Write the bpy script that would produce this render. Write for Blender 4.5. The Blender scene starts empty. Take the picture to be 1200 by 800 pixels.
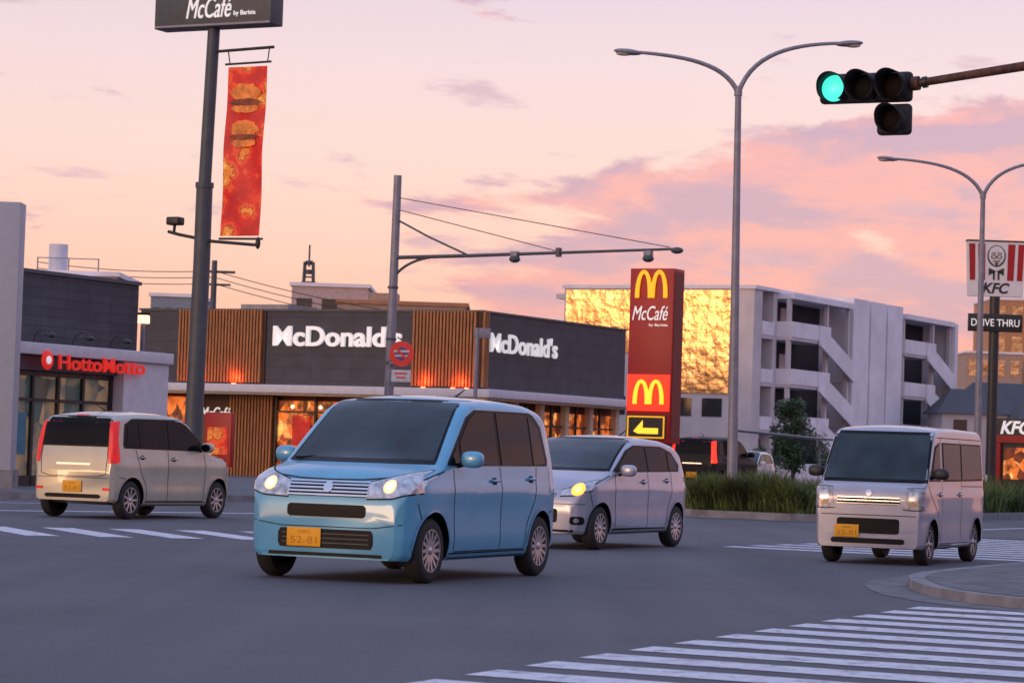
import bpy, bmesh, math, random
from mathutils import Vector, Matrix, Euler
from mathutils.bvhtree import BVHTree
random.seed(7)
RZ=math.radians(-27.5)
scene=bpy.context.scene
COL=scene.collection

def lin(c):
    o=[]
    for v in c:
        v=v/255
        o.append(v/12.92 if v<=.04045 else ((v+.055)/1.055)**2.4)
    return tuple(o)

# ---------------------------------------------------------------- materials
def M(name,col,rough=.6,metal=0,var=.12,scale=5,bump=0,bscale=40,coat=0,emit=None,es=0,spec=.5,stretch=None):
    m=bpy.data.materials.new(name); m.use_nodes=True
    nt=m.node_tree; b=nt.nodes['Principled BSDF']
    tc=nt.nodes.new('ShaderNodeTexCoord')
    src=tc.outputs['Object']
    if stretch:
        mp=nt.nodes.new('ShaderNodeMapping'); mp.inputs['Scale'].default_value=stretch
        nt.links.new(src,mp.inputs['Vector']); src=mp.outputs['Vector']
    nz=nt.nodes.new('ShaderNodeTexNoise'); nz.inputs['Scale'].default_value=scale; nz.inputs['Detail'].default_value=5
    nt.links.new(src,nz.inputs['Vector'])
    rp=nt.nodes.new('ShaderNodeValToRGB')
    rp.color_ramp.elements[0].position=.32; rp.color_ramp.elements[1].position=.68
    rp.color_ramp.elements[0].color=tuple(max(0,c*(1-var)) for c in col)+(1,)
    rp.color_ramp.elements[1].color=tuple(min(1,c*(1+var)) for c in col)+(1,)
    nt.links.new(nz.outputs['Fac'],rp.inputs['Fac'])
    nt.links.new(rp.outputs['Color'],b.inputs['Base Color'])
    b.inputs['Roughness'].default_value=rough; b.inputs['Metallic'].default_value=metal
    b.inputs['Specular IOR Level'].default_value=spec
    b.inputs['Coat Weight'].default_value=coat; b.inputs['Coat Roughness'].default_value=.04
    if emit is not None:
        b.inputs['Emission Color'].default_value=tuple(emit)+(1,); b.inputs['Emission Strength'].default_value=es
    if bump:
        n2=nt.nodes.new('ShaderNodeTexNoise'); n2.inputs['Scale'].default_value=bscale; n2.inputs['Detail'].default_value=4
        nt.links.new(tc.outputs['Object'],n2.inputs['Vector'])
        bp=nt.nodes.new('ShaderNodeBump'); bp.inputs['Strength'].default_value=bump; bp.inputs['Distance'].default_value=.02
        nt.links.new(n2.outputs['Fac'],bp.inputs['Height']); nt.links.new(bp.outputs['Normal'],b.inputs['Normal'])
    return m

def asphalt_mat():
    m=bpy.data.materials.new('asphalt'); m.use_nodes=True; nt=m.node_tree; b=nt.nodes['Principled BSDF']
    N=nt.nodes.new; Lk=nt.links.new
    tc=N('ShaderNodeTexCoord')
    big=N('ShaderNodeTexNoise'); big.inputs['Scale'].default_value=.25; big.inputs['Detail'].default_value=8; big.inputs['Roughness'].default_value=.65; Lk(tc.outputs['Object'],big.inputs['Vector'])
    mp=N('ShaderNodeMapping'); mp.inputs['Rotation'].default_value=(0,0,math.radians(27.5)); mp.inputs['Scale'].default_value=(1.3,.07,1); Lk(tc.outputs['Object'],mp.inputs['Vector'])
    st=N('ShaderNodeTexNoise'); st.inputs['Scale'].default_value=1.0; st.inputs['Detail'].default_value=3; Lk(mp.outputs['Vector'],st.inputs['Vector'])
    fine=N('ShaderNodeTexNoise'); fine.inputs['Scale'].default_value=38; fine.inputs['Detail'].default_value=4; fine.inputs['Roughness'].default_value=.75; Lk(tc.outputs['Object'],fine.inputs['Vector'])
    a=N('ShaderNodeMath'); a.operation='ADD'; Lk(big.outputs['Fac'],a.inputs[0]); Lk(st.outputs['Fac'],a.inputs[1])
    c=N('ShaderNodeMath'); c.operation='MULTIPLY_ADD'; Lk(fine.outputs['Fac'],c.inputs[0]); c.inputs[1].default_value=2.2; Lk(a.outputs[0],c.inputs[2])
    d=N('ShaderNodeMath'); d.operation='MULTIPLY'; d.inputs[1].default_value=1/4.2; Lk(c.outputs[0],d.inputs[0])
    r=N('ShaderNodeValToRGB'); Lk(d.outputs[0],r.inputs['Fac'])
    r.color_ramp.elements[0].position=.36; r.color_ramp.elements[0].color=(.052,.053,.064,1)
    r.color_ramp.elements[1].position=.63; r.color_ramp.elements[1].color=(.145,.143,.162,1)
    Lk(r.outputs['Color'],b.inputs['Base Color'])
    b.inputs['Roughness'].default_value=.78
    bp=N('ShaderNodeBump'); bp.inputs['Strength'].default_value=.9; bp.inputs['Distance'].default_value=.015; Lk(fine.outputs['Fac'],bp.inputs['Height']); Lk(bp.outputs['Normal'],b.inputs['Normal'])
    return m

def paint_mat(name,col=(.64,.64,.70)):
    m=bpy.data.materials.new(name); m.use_nodes=True; nt=m.node_tree; b=nt.nodes['Principled BSDF']
    N=nt.nodes.new; Lk=nt.links.new
    tc=N('ShaderNodeTexCoord')
    n1=N('ShaderNodeTexNoise'); n1.inputs['Scale'].default_value=5; n1.inputs['Detail'].default_value=9; n1.inputs['Roughness'].default_value=.85; Lk(tc.outputs['Object'],n1.inputs['Vector'])
    r=N('ShaderNodeValToRGB'); Lk(n1.outputs['Fac'],r.inputs['Fac'])
    e=r.color_ramp.elements; e[0].position=.38; e[0].color=(.16,.16,.18,1); e[1].position=.49; e[1].color=tuple(col)+(1,)
    x=e.new(.8); x.color=tuple(min(1,c*1.12) for c in col)+(1,)
    Lk(r.outputs['Color'],b.inputs['Base Color']); b.inputs['Roughness'].default_value=.65
    return m

def banner_mat():
    m=bpy.data.materials.new('banner_print'); m.use_nodes=True; nt=m.node_tree; b=nt.nodes['Principled BSDF']
    N=nt.nodes.new; Lk=nt.links.new
    tc=N('ShaderNodeTexCoord')
    n1=N('ShaderNodeTexVoronoi'); n1.inputs['Scale'].default_value=3.4
    n2=N('ShaderNodeTexNoise'); n2.inputs['Scale'].default_value=4.5; n2.inputs['Detail'].default_value=8; n2.inputs['Roughness'].default_value=.7
    Lk(tc.outputs['Object'],n2.inputs['Vector'])
    mx=N('ShaderNodeMixRGB'); mx.inputs[0].default_value=.35; Lk(tc.outputs['Object'],mx.inputs[1]); Lk(n2.outputs['Color'],mx.inputs[2]); Lk(mx.outputs[0],n1.inputs['Vector'])
    r=N('ShaderNodeValToRGB'); Lk(n1.outputs['Distance'],r.inputs['Fac'])
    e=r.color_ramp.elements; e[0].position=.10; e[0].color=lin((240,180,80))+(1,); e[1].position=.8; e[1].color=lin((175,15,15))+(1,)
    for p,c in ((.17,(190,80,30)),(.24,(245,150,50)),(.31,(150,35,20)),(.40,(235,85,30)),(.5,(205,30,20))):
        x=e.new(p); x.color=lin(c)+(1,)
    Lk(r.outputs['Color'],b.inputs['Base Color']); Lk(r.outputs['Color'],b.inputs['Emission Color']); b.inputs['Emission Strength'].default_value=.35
    b.inputs['Roughness'].default_value=.5
    return m

def interior_mat(name,cols,scale,es):
    m=bpy.data.materials.new(name); m.use_nodes=True; nt=m.node_tree; b=nt.nodes['Principled BSDF']
    N=nt.nodes.new; Lk=nt.links.new
    tc=N('ShaderNodeTexCoord')
    mp=N('ShaderNodeMapping'); mp.inputs['Scale'].default_value=(1.6,1.6,1); Lk(tc.outputs['Object'],mp.inputs['Vector'])
    n1=N('ShaderNodeTexVoronoi'); n1.inputs['Scale'].default_value=scale; Lk(mp.outputs['Vector'],n1.inputs['Vector'])
    sp=N('ShaderNodeSeparateColor'); Lk(n1.outputs['Color'],sp.inputs[0])
    n2=N('ShaderNodeTexNoise'); n2.inputs['Scale'].default_value=scale*1.2; n2.inputs['Detail'].default_value=4; Lk(tc.outputs['Object'],n2.inputs['Vector'])
    a=N('ShaderNodeMath'); a.operation='ADD'; Lk(sp.outputs[0],a.inputs[0]); Lk(n2.outputs['Fac'],a.inputs[1])
    h=N('ShaderNodeMath'); h.operation='MULTIPLY'; h.inputs[1].default_value=.55; Lk(a.outputs[0],h.inputs[0])
    r=N('ShaderNodeValToRGB'); Lk(h.outputs[0],r.inputs['Fac'])
    e=r.color_ramp.elements
    e[0].position=.15; e[0].color=lin(cols[0])+(1,); e[1].position=.85; e[1].color=lin(cols[-1])+(1,)
    for i,c in enumerate(cols[1:-1]):
        x=e.new(.15+.7*(i+1)/(len(cols)-1)); x.color=lin(c)+(1,)
    Lk(r.outputs['Color'],b.inputs['Base Color']); Lk(r.outputs['Color'],b.inputs['Emission Color']); b.inputs['Emission Strength'].default_value=es
    return m

def tile_mat(name,c1,c2,mortar,scale,bw=.5,rh=.25,rough=.6,metal=0,ms=.01,nlo=.75,nhi=1.1,nsc=1.5,bump=0):
    m=bpy.data.materials.new(name); m.use_nodes=True; nt=m.node_tree; b=nt.nodes['Principled BSDF']
    N=nt.nodes.new; Lk=nt.links.new
    tc=N('ShaderNodeTexCoord'); sx=N('ShaderNodeSeparateXYZ'); Lk(tc.outputs['Object'],sx.inputs[0])
    a=N('ShaderNodeMath'); a.operation='ADD'; Lk(sx.outputs[0],a.inputs[0]); Lk(sx.outputs[1],a.inputs[1])
    cb=N('ShaderNodeCombineXYZ'); Lk(a.outputs[0],cb.inputs[0]); Lk(sx.outputs[2],cb.inputs[1])
    br=N('ShaderNodeTexBrick'); Lk(cb.outputs[0],br.inputs['Vector']); br.inputs['Scale'].default_value=scale
    br.inputs['Color1'].default_value=tuple(c1)+(1,); br.inputs['Color2'].default_value=tuple(c2)+(1,); br.inputs['Mortar'].default_value=tuple(mortar)+(1,)
    br.inputs['Brick Width'].default_value=bw; br.inputs['Row Height'].default_value=rh; br.inputs['Mortar Size'].default_value=ms; br.offset=.0
    nz=N('ShaderNodeTexNoise'); nz.inputs['Scale'].default_value=nsc; nz.inputs['Detail'].default_value=7; Lk(tc.outputs['Object'],nz.inputs['Vector'])
    rr=N('ShaderNodeValToRGB'); rr.color_ramp.elements[0].position=.3; rr.color_ramp.elements[0].color=(nlo,nlo,nlo,1); rr.color_ramp.elements[1].position=.7; rr.color_ramp.elements[1].color=(nhi,nhi,nhi,1); Lk(nz.outputs['Fac'],rr.inputs['Fac'])
    mu=N('ShaderNodeMixRGB'); mu.blend_type='MULTIPLY'; mu.inputs[0].default_value=1; Lk(br.outputs['Color'],mu.inputs[1]); Lk(rr.outputs['Color'],mu.inputs[2])
    Lk(mu.outputs[0],b.inputs['Base Color']); b.inputs['Roughness'].default_value=rough; b.inputs['Metallic'].default_value=metal
    if bump:
        n3=N('ShaderNodeTexNoise'); n3.inputs['Scale'].default_value=1.3; n3.inputs['Detail'].default_value=3; Lk(tc.outputs['Object'],n3.inputs['Vector'])
        bp=N('ShaderNodeBump'); bp.inputs['Strength'].default_value=bump; bp.inputs['Distance'].default_value=.3; Lk(n3.outputs['Fac'],bp.inputs['Height']); Lk(bp.outputs['Normal'],b.inputs['Normal'])
    return m

MAT={}
MAT['asphalt']=asphalt_mat()
MAT['paint']=paint_mat('road_paint')
MAT['conc']=M('concrete_kerb',(.22,.215,.23),.85,var=.3,scale=3,bump=.3)
MAT['paving']=M('paving',(.13,.128,.14),.85,var=.3,scale=4,bump=.5,bscale=20)
MAT['clad']=tile_mat('dark_cladding',(.046,.048,.064),(.053,.057,.073),(.026,.026,.034),1,bw=1.6,rh=.42,rough=.6,ms=.012)
MAT['wood']=M('wood_slat',(.36,.145,.05),.55,var=.35,scale=3,stretch=(6,6,.6))
MAT['wood_dk']=M('wood_back',(.07,.03,.018),.7)
MAT['white']=M('white_panel',(.60,.60,.65),.5,var=.06)
MAT['letter']=M('white_letters',(.8,.8,.8),.4,emit=(1,.93,.9),es=.4,var=.02)
MAT['cream']=M('cream_frame',(.55,.48,.36),.5)
MAT['blackm']=M('black_metal',(.02,.02,.022),.45,var=.2)
MAT['dkgrey']=M('dark_grey_metal',(.062,.075,.088),.5,var=.15)
MAT['grey']=M('galvanised_steel',(.24,.24,.285),.5,metal=.3,var=.15,scale=4)
MAT['red']=M('sign_red',lin((165,14,20)),.45,var=.08)
MAT['redlit']=M('sign_red_lit',lin((230,30,20)),.4,emit=lin((255,50,25)),es=1.1)
MAT['yellow']=M('arch_yellow',lin((250,185,20)),.4,emit=lin((255,180,20)),es=.65,var=.03)
MAT['yellowlit']=M('arch_yellow_lit',lin((255,200,40)),.4,emit=lin((255,190,50)),es=1.3,var=.03)
MAT['redletter']=M('red_letter',lin((215,45,35)),.4,emit=lin((235,40,25)),es=.45)
MAT['glassdk']=M('window_glass',(.025,.03,.038),.06,var=.3,scale=.8,spec=.6)
MAT['warm']=interior_mat('warm_interior',[(30,18,12),(110,45,18),(60,30,20),(225,115,40),(130,42,20),(255,185,95)],2.1,1.0)
MAT['warm2']=interior_mat('shop_interior',[(35,38,40),(70,60,50),(50,70,72),(150,120,90),(90,85,80)],1.3,.5)
MAT['banner']=banner_mat()
MAT['apt']=M('apartment_render',(.60,.55,.56),.85,var=.12,scale=.5)
MAT['aptw']=M('apartment_white',(.78,.76,.81),.85,var=.1,scale=.6)
MAT['sunset_gold']=tile_mat('sunset_gold_tile',(.95,.60,.27),(.85,.50,.22),(.55,.34,.17),1,bw=.62,rh=.36,rough=.28,metal=.85,ms=.02,nlo=.55,nhi=1.2,nsc=.9,bump=.35)  # low-sun gold painted into a metallic tile colour
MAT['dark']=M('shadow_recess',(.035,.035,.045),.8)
MAT['tan']=M('tan_render',(.40,.28,.22),.85)
MAT['pinkb']=M('pinkish_render',(.5,.38,.36),.85)
MAT['brown']=M('brown_cladding',(.17,.09,.055),.7)
MAT['rooftile']=M('roof_tile',(.07,.07,.085),.7)
MAT['rust']=M('rusty_steel',(.085,.034,.024),.7,var=.5,scale=12)
MAT['wire']=M('cable',(.03,.03,.03),.6)
MAT['grass']=M('grass_blade',(.085,.12,.03),.7,var=.7,scale=2.0)
MAT['soil']=M('soil',(.06,.055,.03),.9,var=.4)
MAT['leaf']=M('leaves',(.035,.07,.025),.6,var=.6,scale=3)
MAT['bark']=M('bark',(.08,.06,.045),.9)
MAT['brick_grey']=tile_mat('grey_brick',(.062,.062,.072),(.078,.076,.086),(.04,.04,.045),1,bw=.9,rh=.22,rough=.8)

# ---------------------------------------------------------------- helpers
def E(name,loc=(0,0,0),rz=0,scale=1):
    o=bpy.data.objects.new(name,None); o.empty_display_size=.2
    o.location=loc; o.rotation_euler=(0,0,rz); o.scale=(scale,)*3
    COL.objects.link(o); return o
def mk(name,vs,fs,mat,parent=None,smooth=False):
    me=bpy.data.meshes.new(name); me.from_pydata([tuple(v) for v in vs],[],fs); me.update()
    if mat: me.materials.append(mat)
    if smooth:
        for p in me.polygons: p.use_smooth=True
    o=bpy.data.objects.new(name,me); COL.objects.link(o)
    if parent: o.parent=parent
    return o
def box(name,p,x0,x1,y0,y1,z0,z1,mat,bev=0):
    vs=[(x,y,z) for x in (x0,x1) for y in (y0,y1) for z in (z0,z1)]
    fs=[(0,1,3,2),(4,6,7,5),(0,4,5,1),(2,3,7,6),(0,2,6,4),(1,5,7,3)]
    o=mk(name,vs,fs,mat,p)
    if bev:
        bm=bmesh.new(); bm.from_mesh(o.data); bmesh.ops.bevel(bm,geom=bm.edges[:],offset=bev,segments=3,affect='EDGES',profile=.5)
        bm.to_mesh(o.data); bm.free()
        for q in o.data.polygons: q.use_smooth=True
        sharp(o.data,50)
    return o
def boxes(name,p,lst,mat):
    vs=[];fs=[]
    for (x0,x1,y0,y1,z0,z1) in lst:
        b=len(vs)
        vs+=[(x,y,z) for x in (x0,x1) for y in (y0,y1) for z in (z0,z1)]
        fs+=[tuple(b+i for i in f) for f in [(0,1,3,2),(4,6,7,5),(0,4,5,1),(2,3,7,6),(0,2,6,4),(1,5,7,3)]]
    return mk(name,vs,fs,mat,p)
def sharp(me,deg=40):
    bm=bmesh.new(); bm.from_mesh(me)
    bmesh.ops.recalc_face_normals(bm,faces=bm.faces[:])
    for e in bm.edges:
        if len(e.link_faces)==2: e.smooth = e.calc_face_angle(0)<math.radians(deg)
    bm.to_mesh(me); bm.free()
def tube(name,p,pts,r,mat,seg=12):
    pts=[Vector(q) for q in pts]; n=len(pts)
    rs=r if isinstance(r,(list,tuple)) else [r]*n
    if len(rs)==2 and n>2: rs=[rs[0]+(rs[1]-rs[0])*i/(n-1) for i in range(n)]
    vs=[];fs=[]
    for i in range(n):
        t=(pts[min(i+1,n-1)]-pts[max(i-1,0)]).normalized()
        up=Vector((0,0,1)) if abs(t.z)<.95 else Vector((0,1,0))
        a=t.cross(up).normalized(); b=t.cross(a)
        for k in range(seg):
            an=2*math.pi*k/seg; vs.append(pts[i]+(a*math.cos(an)+b*math.sin(an))*rs[i])
    for i in range(n-1):
        for k in range(seg):
            fs.append((i*seg+k,i*seg+(k+1)%seg,(i+1)*seg+(k+1)%seg,(i+1)*seg+k))
    fs.append(tuple(range(seg))[::-1]); fs.append(tuple((n-1)*seg+k for k in range(seg)))
    o=mk(name,vs,fs,mat,p,True); sharp(o.data,50); return o
def bez(p0,p1,p2,p3,n=14):
    p0,p1,p2,p3=map(Vector,(p0,p1,p2,p3)); out=[]
    for i in range(n+1):
        t=i/n; out.append(p0*(1-t)**3+p1*3*t*(1-t)**2+p2*3*t*t*(1-t)+p3*t**3)
    return out
def ell(name,p,c,r,mat,rot=None,su=20,sv=12,power=1.0):
    vs=[];fs=[]
    R=Euler(rot).to_matrix() if rot else Matrix.Identity(3)
    def sp(v): return math.copysign(abs(v)**power,v)
    for j in range(sv+1):
        ph=-math.pi/2+math.pi*j/sv
        for i in range(su):
            th=2*math.pi*i/su
            v=Vector((r[0]*sp(math.cos(ph))*sp(math.cos(th)),r[1]*sp(math.cos(ph))*sp(math.sin(th)),r[2]*sp(math.sin(ph))))
            vs.append(R@v+Vector(c))
    for j in range(sv):
        for i in range(su):
            fs.append((j*su+i,j*su+(i+1)%su,(j+1)*su+(i+1)%su,(j+1)*su+i))
    return mk(name,vs,fs,mat,p,True)
def text(name,p,s,o,ux,w,h,mat,depth=.05,shear=0,off=0.0):
    cu=bpy.data.curves.new(name,'FONT'); cu.body=s; cu.extrude=.02; cu.shear=shear; cu.offset=off; cu.resolution_u=4
    ob=bpy.data.objects.new(name,cu); COL.objects.link(ob)
    dg=bpy.context.evaluated_depsgraph_get(); me=bpy.data.meshes.new_from_object(ob.evaluated_get(dg))
    bpy.data.objects.remove(ob)
    xs=[v.co.x for v in me.vertices]; ys=[v.co.y for v in me.vertices]
    x0,x1,y0,y1=min(xs),max(xs),min(ys),max(ys)
    ux=Vector(ux).normalized(); uz=Vector((0,0,1)); n=ux.cross(uz); o=Vector(o)
    for v in me.vertices:
        a,b,c=v.co; v.co=o+ux*((a-x0)/(x1-x0)*w)+uz*((b-y0)/(y1-y0)*h)+n*(c/.02*depth*.5+depth*.5)
    me.materials.clear(); me.materials.append(mat)
    q=bpy.data.objects.new(name,me); COL.objects.link(q); q.parent=p; return q
def arches(name,p,o,ux,w,h,mat,depth=.05):
    ux=Vector(ux).normalized(); uz=Vector((0,0,1)); nn=ux.cross(uz); o=Vector(o); vs=[];fs=[]
    n=24; th=w*.17
    for s in (0,1):
        cx=w/4+s*w/2
        b=len(vs)
        for i in range(n+1):
            t=math.pi*i/n
            c_,s_=math.cos(t),math.sin(t)
            for (rx,hh) in ((w/4+ (.02*w),h),(w/4-th*.62,h*.86)):
                yy=hh*s_**.85 if s_>0 else 0
                for d in (0,depth):
                    vs.append(o+ux*(cx-rx*c_)+uz*yy+nn*d)
        for i in range(n):
            a=b+i*4; c=a+4
            fs+=[(a+1,a+3,c+3,c+1),(a,c,c+2,a+2),(a,a+1,c+1,c),(a+2,c+2,c+3,a+3)]
    return mk(name,vs,fs,mat,p)
def slab(name,poly,z0,z1,mat,p=None):
    n=len(poly); vs=[(x,y,z1) for x,y in poly]+[(x,y,z0) for x,y in poly]
    fs=[tuple(range(n))]+[(i,i+n,(i+1)%n+n,(i+1)%n) for i in range(n)]
    return mk(name,vs,fs,mat,p)
def sheet(name,poly,z,mat,p=None): return mk(name,[(x,y,z) for x,y in poly],[tuple(range(len(poly)))],mat,p)
def inset(poly,d):
    n=len(poly); out=[]
    A=sum(poly[i][0]*poly[(i+1)%n][1]-poly[(i+1)%n][0]*poly[i][1] for i in range(n)); sg=1 if A>0 else -1
    for i in range(n):
        p0=Vector(poly[i-1]);p1=Vector(poly[i]);p2=Vector(poly[(i+1)%n])
        d1=(p1-p0).normalized();d2=(p2-p1).normalized()
        n1=Vector((-d1.y,d1.x))*sg;n2=Vector((-d2.y,d2.x))*sg
        m=(n1+n2); m=m/max(.3,m.length_squared)*2
        q=p1+m*d; out.append((q.x,q.y))
    return out
def smoothpoly(pts,k=2):
    for _ in range(k):
        out=[]
        n=len(pts)
        for i in range(n):
            a=pts[i];b=pts[(i+1)%n]
            out.append((a[0]*.75+b[0]*.25,a[1]*.75+b[1]*.25)); out.append((a[0]*.25+b[0]*.75,a[1]*.25+b[1]*.75))
        pts=out
    return pts
U=Vector((math.cos(RZ),math.sin(RZ))); R=Vector((-math.sin(RZ),math.cos(RZ)))  # U right-near, R away

# ---------------------------------------------------------------- ground
sheet('ground',[(-2500,-600),(2500,-600),(2500,4000),(-2500,4000)],0,MAT['asphalt'])
isl=smoothpoly([(3.99,27.3),(3.78,25.2),(3.91,23.7),(4.5,22.5),(7.5,20.95),(12,19.2),(22,17),(22,46),(9.8,39),(6.95,33.7),(5.75,31.4),(4.75,29.2)],2)
sheet('gutter',inset(isl,-.42),.004,M('gutter_concrete',(.14,.138,.148),.85,var=.3,scale=3))
slab('kerb',isl,-.05,.09,MAT['conc'])
sheet('pavement',inset(isl,.16),.094,MAT['paving'])
far=[(-90,20),(-12,49.5),(-8.5,52),(-4.9,56.5),(-2.9,61.5),(-1.8,66),(5.5,80),(20,108),(70,205),(-90,205)]
slab('kerb',far,-.05,.12,MAT['conc'])
sheet('pavement',inset(far,.18),.124,MAT['paving'])
cw=E('crosswalk')
s0=Vector((-.19,14.2)); dirv=Vector((.394,.919)).normalized()
for k in range(-5,12):
    a=s0+dirv*(.80*k); st=.44
    b=a+U*5.6
    sheet('stripe',[tuple(a),tuple(b),tuple(b+dirv*st),tuple(a+dirv*st)],.004,MAT['paint'],cw)
cw=E('crosswalk')
for k in range(0,12):
    a=Vector((2.9,36.8))+R*(.95*k); b=a+U*4.6
    sheet('stripe',[tuple(a),tuple(b),tuple(b+R*.45),tuple(a+R*.45)],.004,MAT['paint'],cw)
cw=E('crosswalk')
for k in range(-5,6):
    a=Vector((-5.2,35.8))+Vector((.78,.33))*k*1.05; d=Vector((.39,-.92))*3.0; w=Vector((.92,.39))*.42
    sheet('stripe',[tuple(a),tuple(a+d),tuple(a+d+w),tuple(a+w)],.004,MAT['paint'],cw)
ln=E('road_line')
def rline(a,b,w=.15):
    a=Vector(a);b=Vector(b);d=(b-a).normalized();n=Vector((-d.y,d.x))*w/2
    sheet('line',[tuple(a-n),tuple(b-n),tuple(b+n),tuple(a+n)],.004,MAT['paint'],ln)
rline((-30,37),(-8.2,48.7),.2); rline((-9.5,41.5),(-3.2,47.5),.3)
rline((7.5,46.5),(13.5,43.4),.45); rline((8.9,52),(30,94),.15); rline((-1,61),(18,98),.15)

# ---------------------------------------------------------------- planters
def planter(name,org,hw,length):
    o=Vector(org)
    prof=[(-hw*.55,0),(hw*.55,0),(hw,.9),(hw,length),(-hw,length),(-hw,.9)]
    pts=[tuple(o+U*x+R*y) for x,y in prof]
    e=E(name)
    slab('kerb_edge',pts,-.05,.15,MAT['conc'],e); sheet('soil',inset(pts,.16),.155,MAT['soil'],e)
    vs=[];fs=[]
    n=int(length*hw*560)
    for i in range(n):
        y=random.random()**1.8*length; x=random.uniform(-hw+.15,hw-.15)
        if y<1: x*=.6+.4*y
        c=o+U*x+R*max(.15,y)
        cl=.5+.5*math.sin(x*3.1+y*1.7)*math.sin(y*.9+x)
        h=random.uniform(.25,.55)+.5*cl*random.random(); a=random.uniform(0,6.28); w=random.uniform(.01,.026)
        lx,ly=random.gauss(0,.12),random.gauss(0,.12)
        b=len(vs); dx,dy=math.cos(a)*w,math.sin(a)*w
        vs+=[(c.x-dx,c.y-dy,.15),(c.x+dx,c.y+dy,.15),(c.x+dx*.8+lx*.5,c.y+dy*.8+ly*.5,.15+h*.6),(c.x-dx*.8+lx*.5,c.y-dy*.8+ly*.5,.15+h*.6),(c.x+lx*1.6,c.y+ly*1.6,.15+h)]
        fs+=[(b,b+1,b+2,b+3),(b+3,b+2,b+4)]
    mk('grass',vs,fs,MAT['grass'],e)
    vs=[];fs=[]
    for i in range(int(length*hw*170)):
        y=random.random()**1.8*length; x=random.uniform(-hw+.25,hw-.25)
        if y<1: x*=.6+.4*y
        c=o+U*x+R*max(.25,y); hh=.15+random.random()*(.30+.18*math.sin(y*2.3+x*2)); s=random.uniform(.03,.07)
        u=Vector((random.gauss(0,1),random.gauss(0,1),random.gauss(0,.6))).normalized(); v=u.orthogonal().normalized(); q=Vector((c.x,c.y,hh+.05))
        b=len(vs); vs+=[q-u*s,q+v*s*.6,q+u*s,q-v*s*.6]; fs.append((b,b+1,b+2,b+3))
    mk('undergrowth',vs,fs,MAT['leaf'],e)
planter('grass_median',(4.75,55.2),1.9,32)
planter('grass_median',(12.4,56.6),1.7,28)

# ---------------------------------------------------------------- restaurant
mc=E('fast_food_restaurant',(-.99,87.7,0),RZ)
W_,D_=13.3,10.93
box('upper_wall',mc,-W_,0,0,D_,3.2,5.67,MAT['clad'])
box('parapet_cap',mc,-W_-.05,.05,-.05,D_+.05,5.672,5.74,MAT['dkgrey'])
box('lower_wall',mc,-W_,-.35,.9,D_,0,3.19,MAT['wood_dk'])
box('canopy',mc,-W_-.1,.75,-.75,D_+.1,2.92,3.19,MAT['white'],.02)
box('canopy_soffit',mc,-W_,.6,-.6,D_,2.86,2.917,MAT['cream'])
for (a,b) in ((-2.45,0.02),(-11.6,-8.17)):
    box('slat_back',mc,a,b,-.06,-.003,3.24,5.66,MAT['wood_dk'])
    n=int((b-a)/.125)
    boxes('wood_slats',mc,[(a+i*.125,a+i*.125+.07,-.17,-.062,3.26,5.70) for i in range(n)],MAT['wood'])
boxes('wood_slats_side',mc,[(.003,.12,i*.125,i*.125+.07,3.26,5.70) for i in range(3)],MAT['wood'])
boxes('wood_slats_low',mc,[(-9.9+i*.125,-9.83+i*.125,.55,.72,.1,2.85) for i in range(14)],MAT['wood'])
box('entrance_wall',mc,-13.2,-9.95,.75,.89,.1,2.3,MAT['brown'])  # plain red-brown cladding, does not emit
box('window_interior',mc,-8.1,-.6,.80,.895,.5,2.7,MAT['warm'])
box('window_interior_b',mc,-13.0,-11.2,.70,.745,1.3,2.75,MAT['warm'])
boxes('window_frame',mc,[(x,x+.07,.66,.79,.3,2.85) for x in (-8.15,-6.6,-5.0,-3.4,-1.8,-.7)]+[(-8.15,-.6,.66,.79,2.3,2.36),(-8.15,-.6,.66,.79,.3,.5)],MAT['blackm'])
pend=M('pendant_lamp',(1,.8,.5),.4,emit=(1,.7,.35),es=5)
for i in range(6): ell('pendant_lamp',mc,(-7.5+i*1.1,.74,2.5),(.06,.04,.06),pend)
box('side_interior',mc,-.345,-.25,1.0,10.6,.9,2.6,MAT['warm'])
boxes('side_columns',mc,[(-.2,.0,y,y+.28,0,2.85) for y in (.3,2.5,4.4,6.3,8.2,10.3)],MAT['cream'])
boxes('side_mullions',mc,[(-.22,-.14,y,y+.06,.6,2.85) for y in (1.6,3.6,5.5,7.4,9.3)]+[(-.22,-.14,.3,10.6,2.1,2.16)],MAT['blackm'])
box('side_base',mc,-.24,-.05,.3,10.7,0,.88,MAT['brown'])
text('sign_letters',mc,"McDonald's",(-7.83,-.04,4.5),(1,0,0),4.95,.70,MAT['letter'],.10,off=.022)
text('sign_letters',mc,"McDonald's",(.04,.5,4.42),(0,1,0),4.85,.66,MAT['letter'],.06,off=.015)
text('cafe_letters',mc,"McCafé",(-11.0,.5,2.0),(1,0,0),1.2,.42,MAT['letter'],.05,shear=.25)
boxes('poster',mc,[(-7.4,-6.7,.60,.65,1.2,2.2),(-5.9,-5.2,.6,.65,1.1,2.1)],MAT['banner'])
led=M('led_strip',(.8,.1,.05),.5,emit=(1,.12,.04),es=10)
boxes('uplights',mc,[(x,x+.12,-.30,-.22,3.2,3.23) for x in (-10.9,-9.3,-2.0,-.9,-.4)],led)
for x in (-10.8,-9.2,-1.9,-.6):
    l=bpy.data.lights.new('slat_uplight','POINT'); l.energy=15; l.color=(1,.13,.04); l.shadow_soft_size=.06
    lo=bpy.data.objects.new('slat_uplight',l); lo.location=(x,-.33,3.42); COL.objects.link(lo); lo.parent=mc
box('rooftop_unit',mc,-12.5,-10.5,5,7,5.7,6.2,MAT['grey'])
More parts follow.
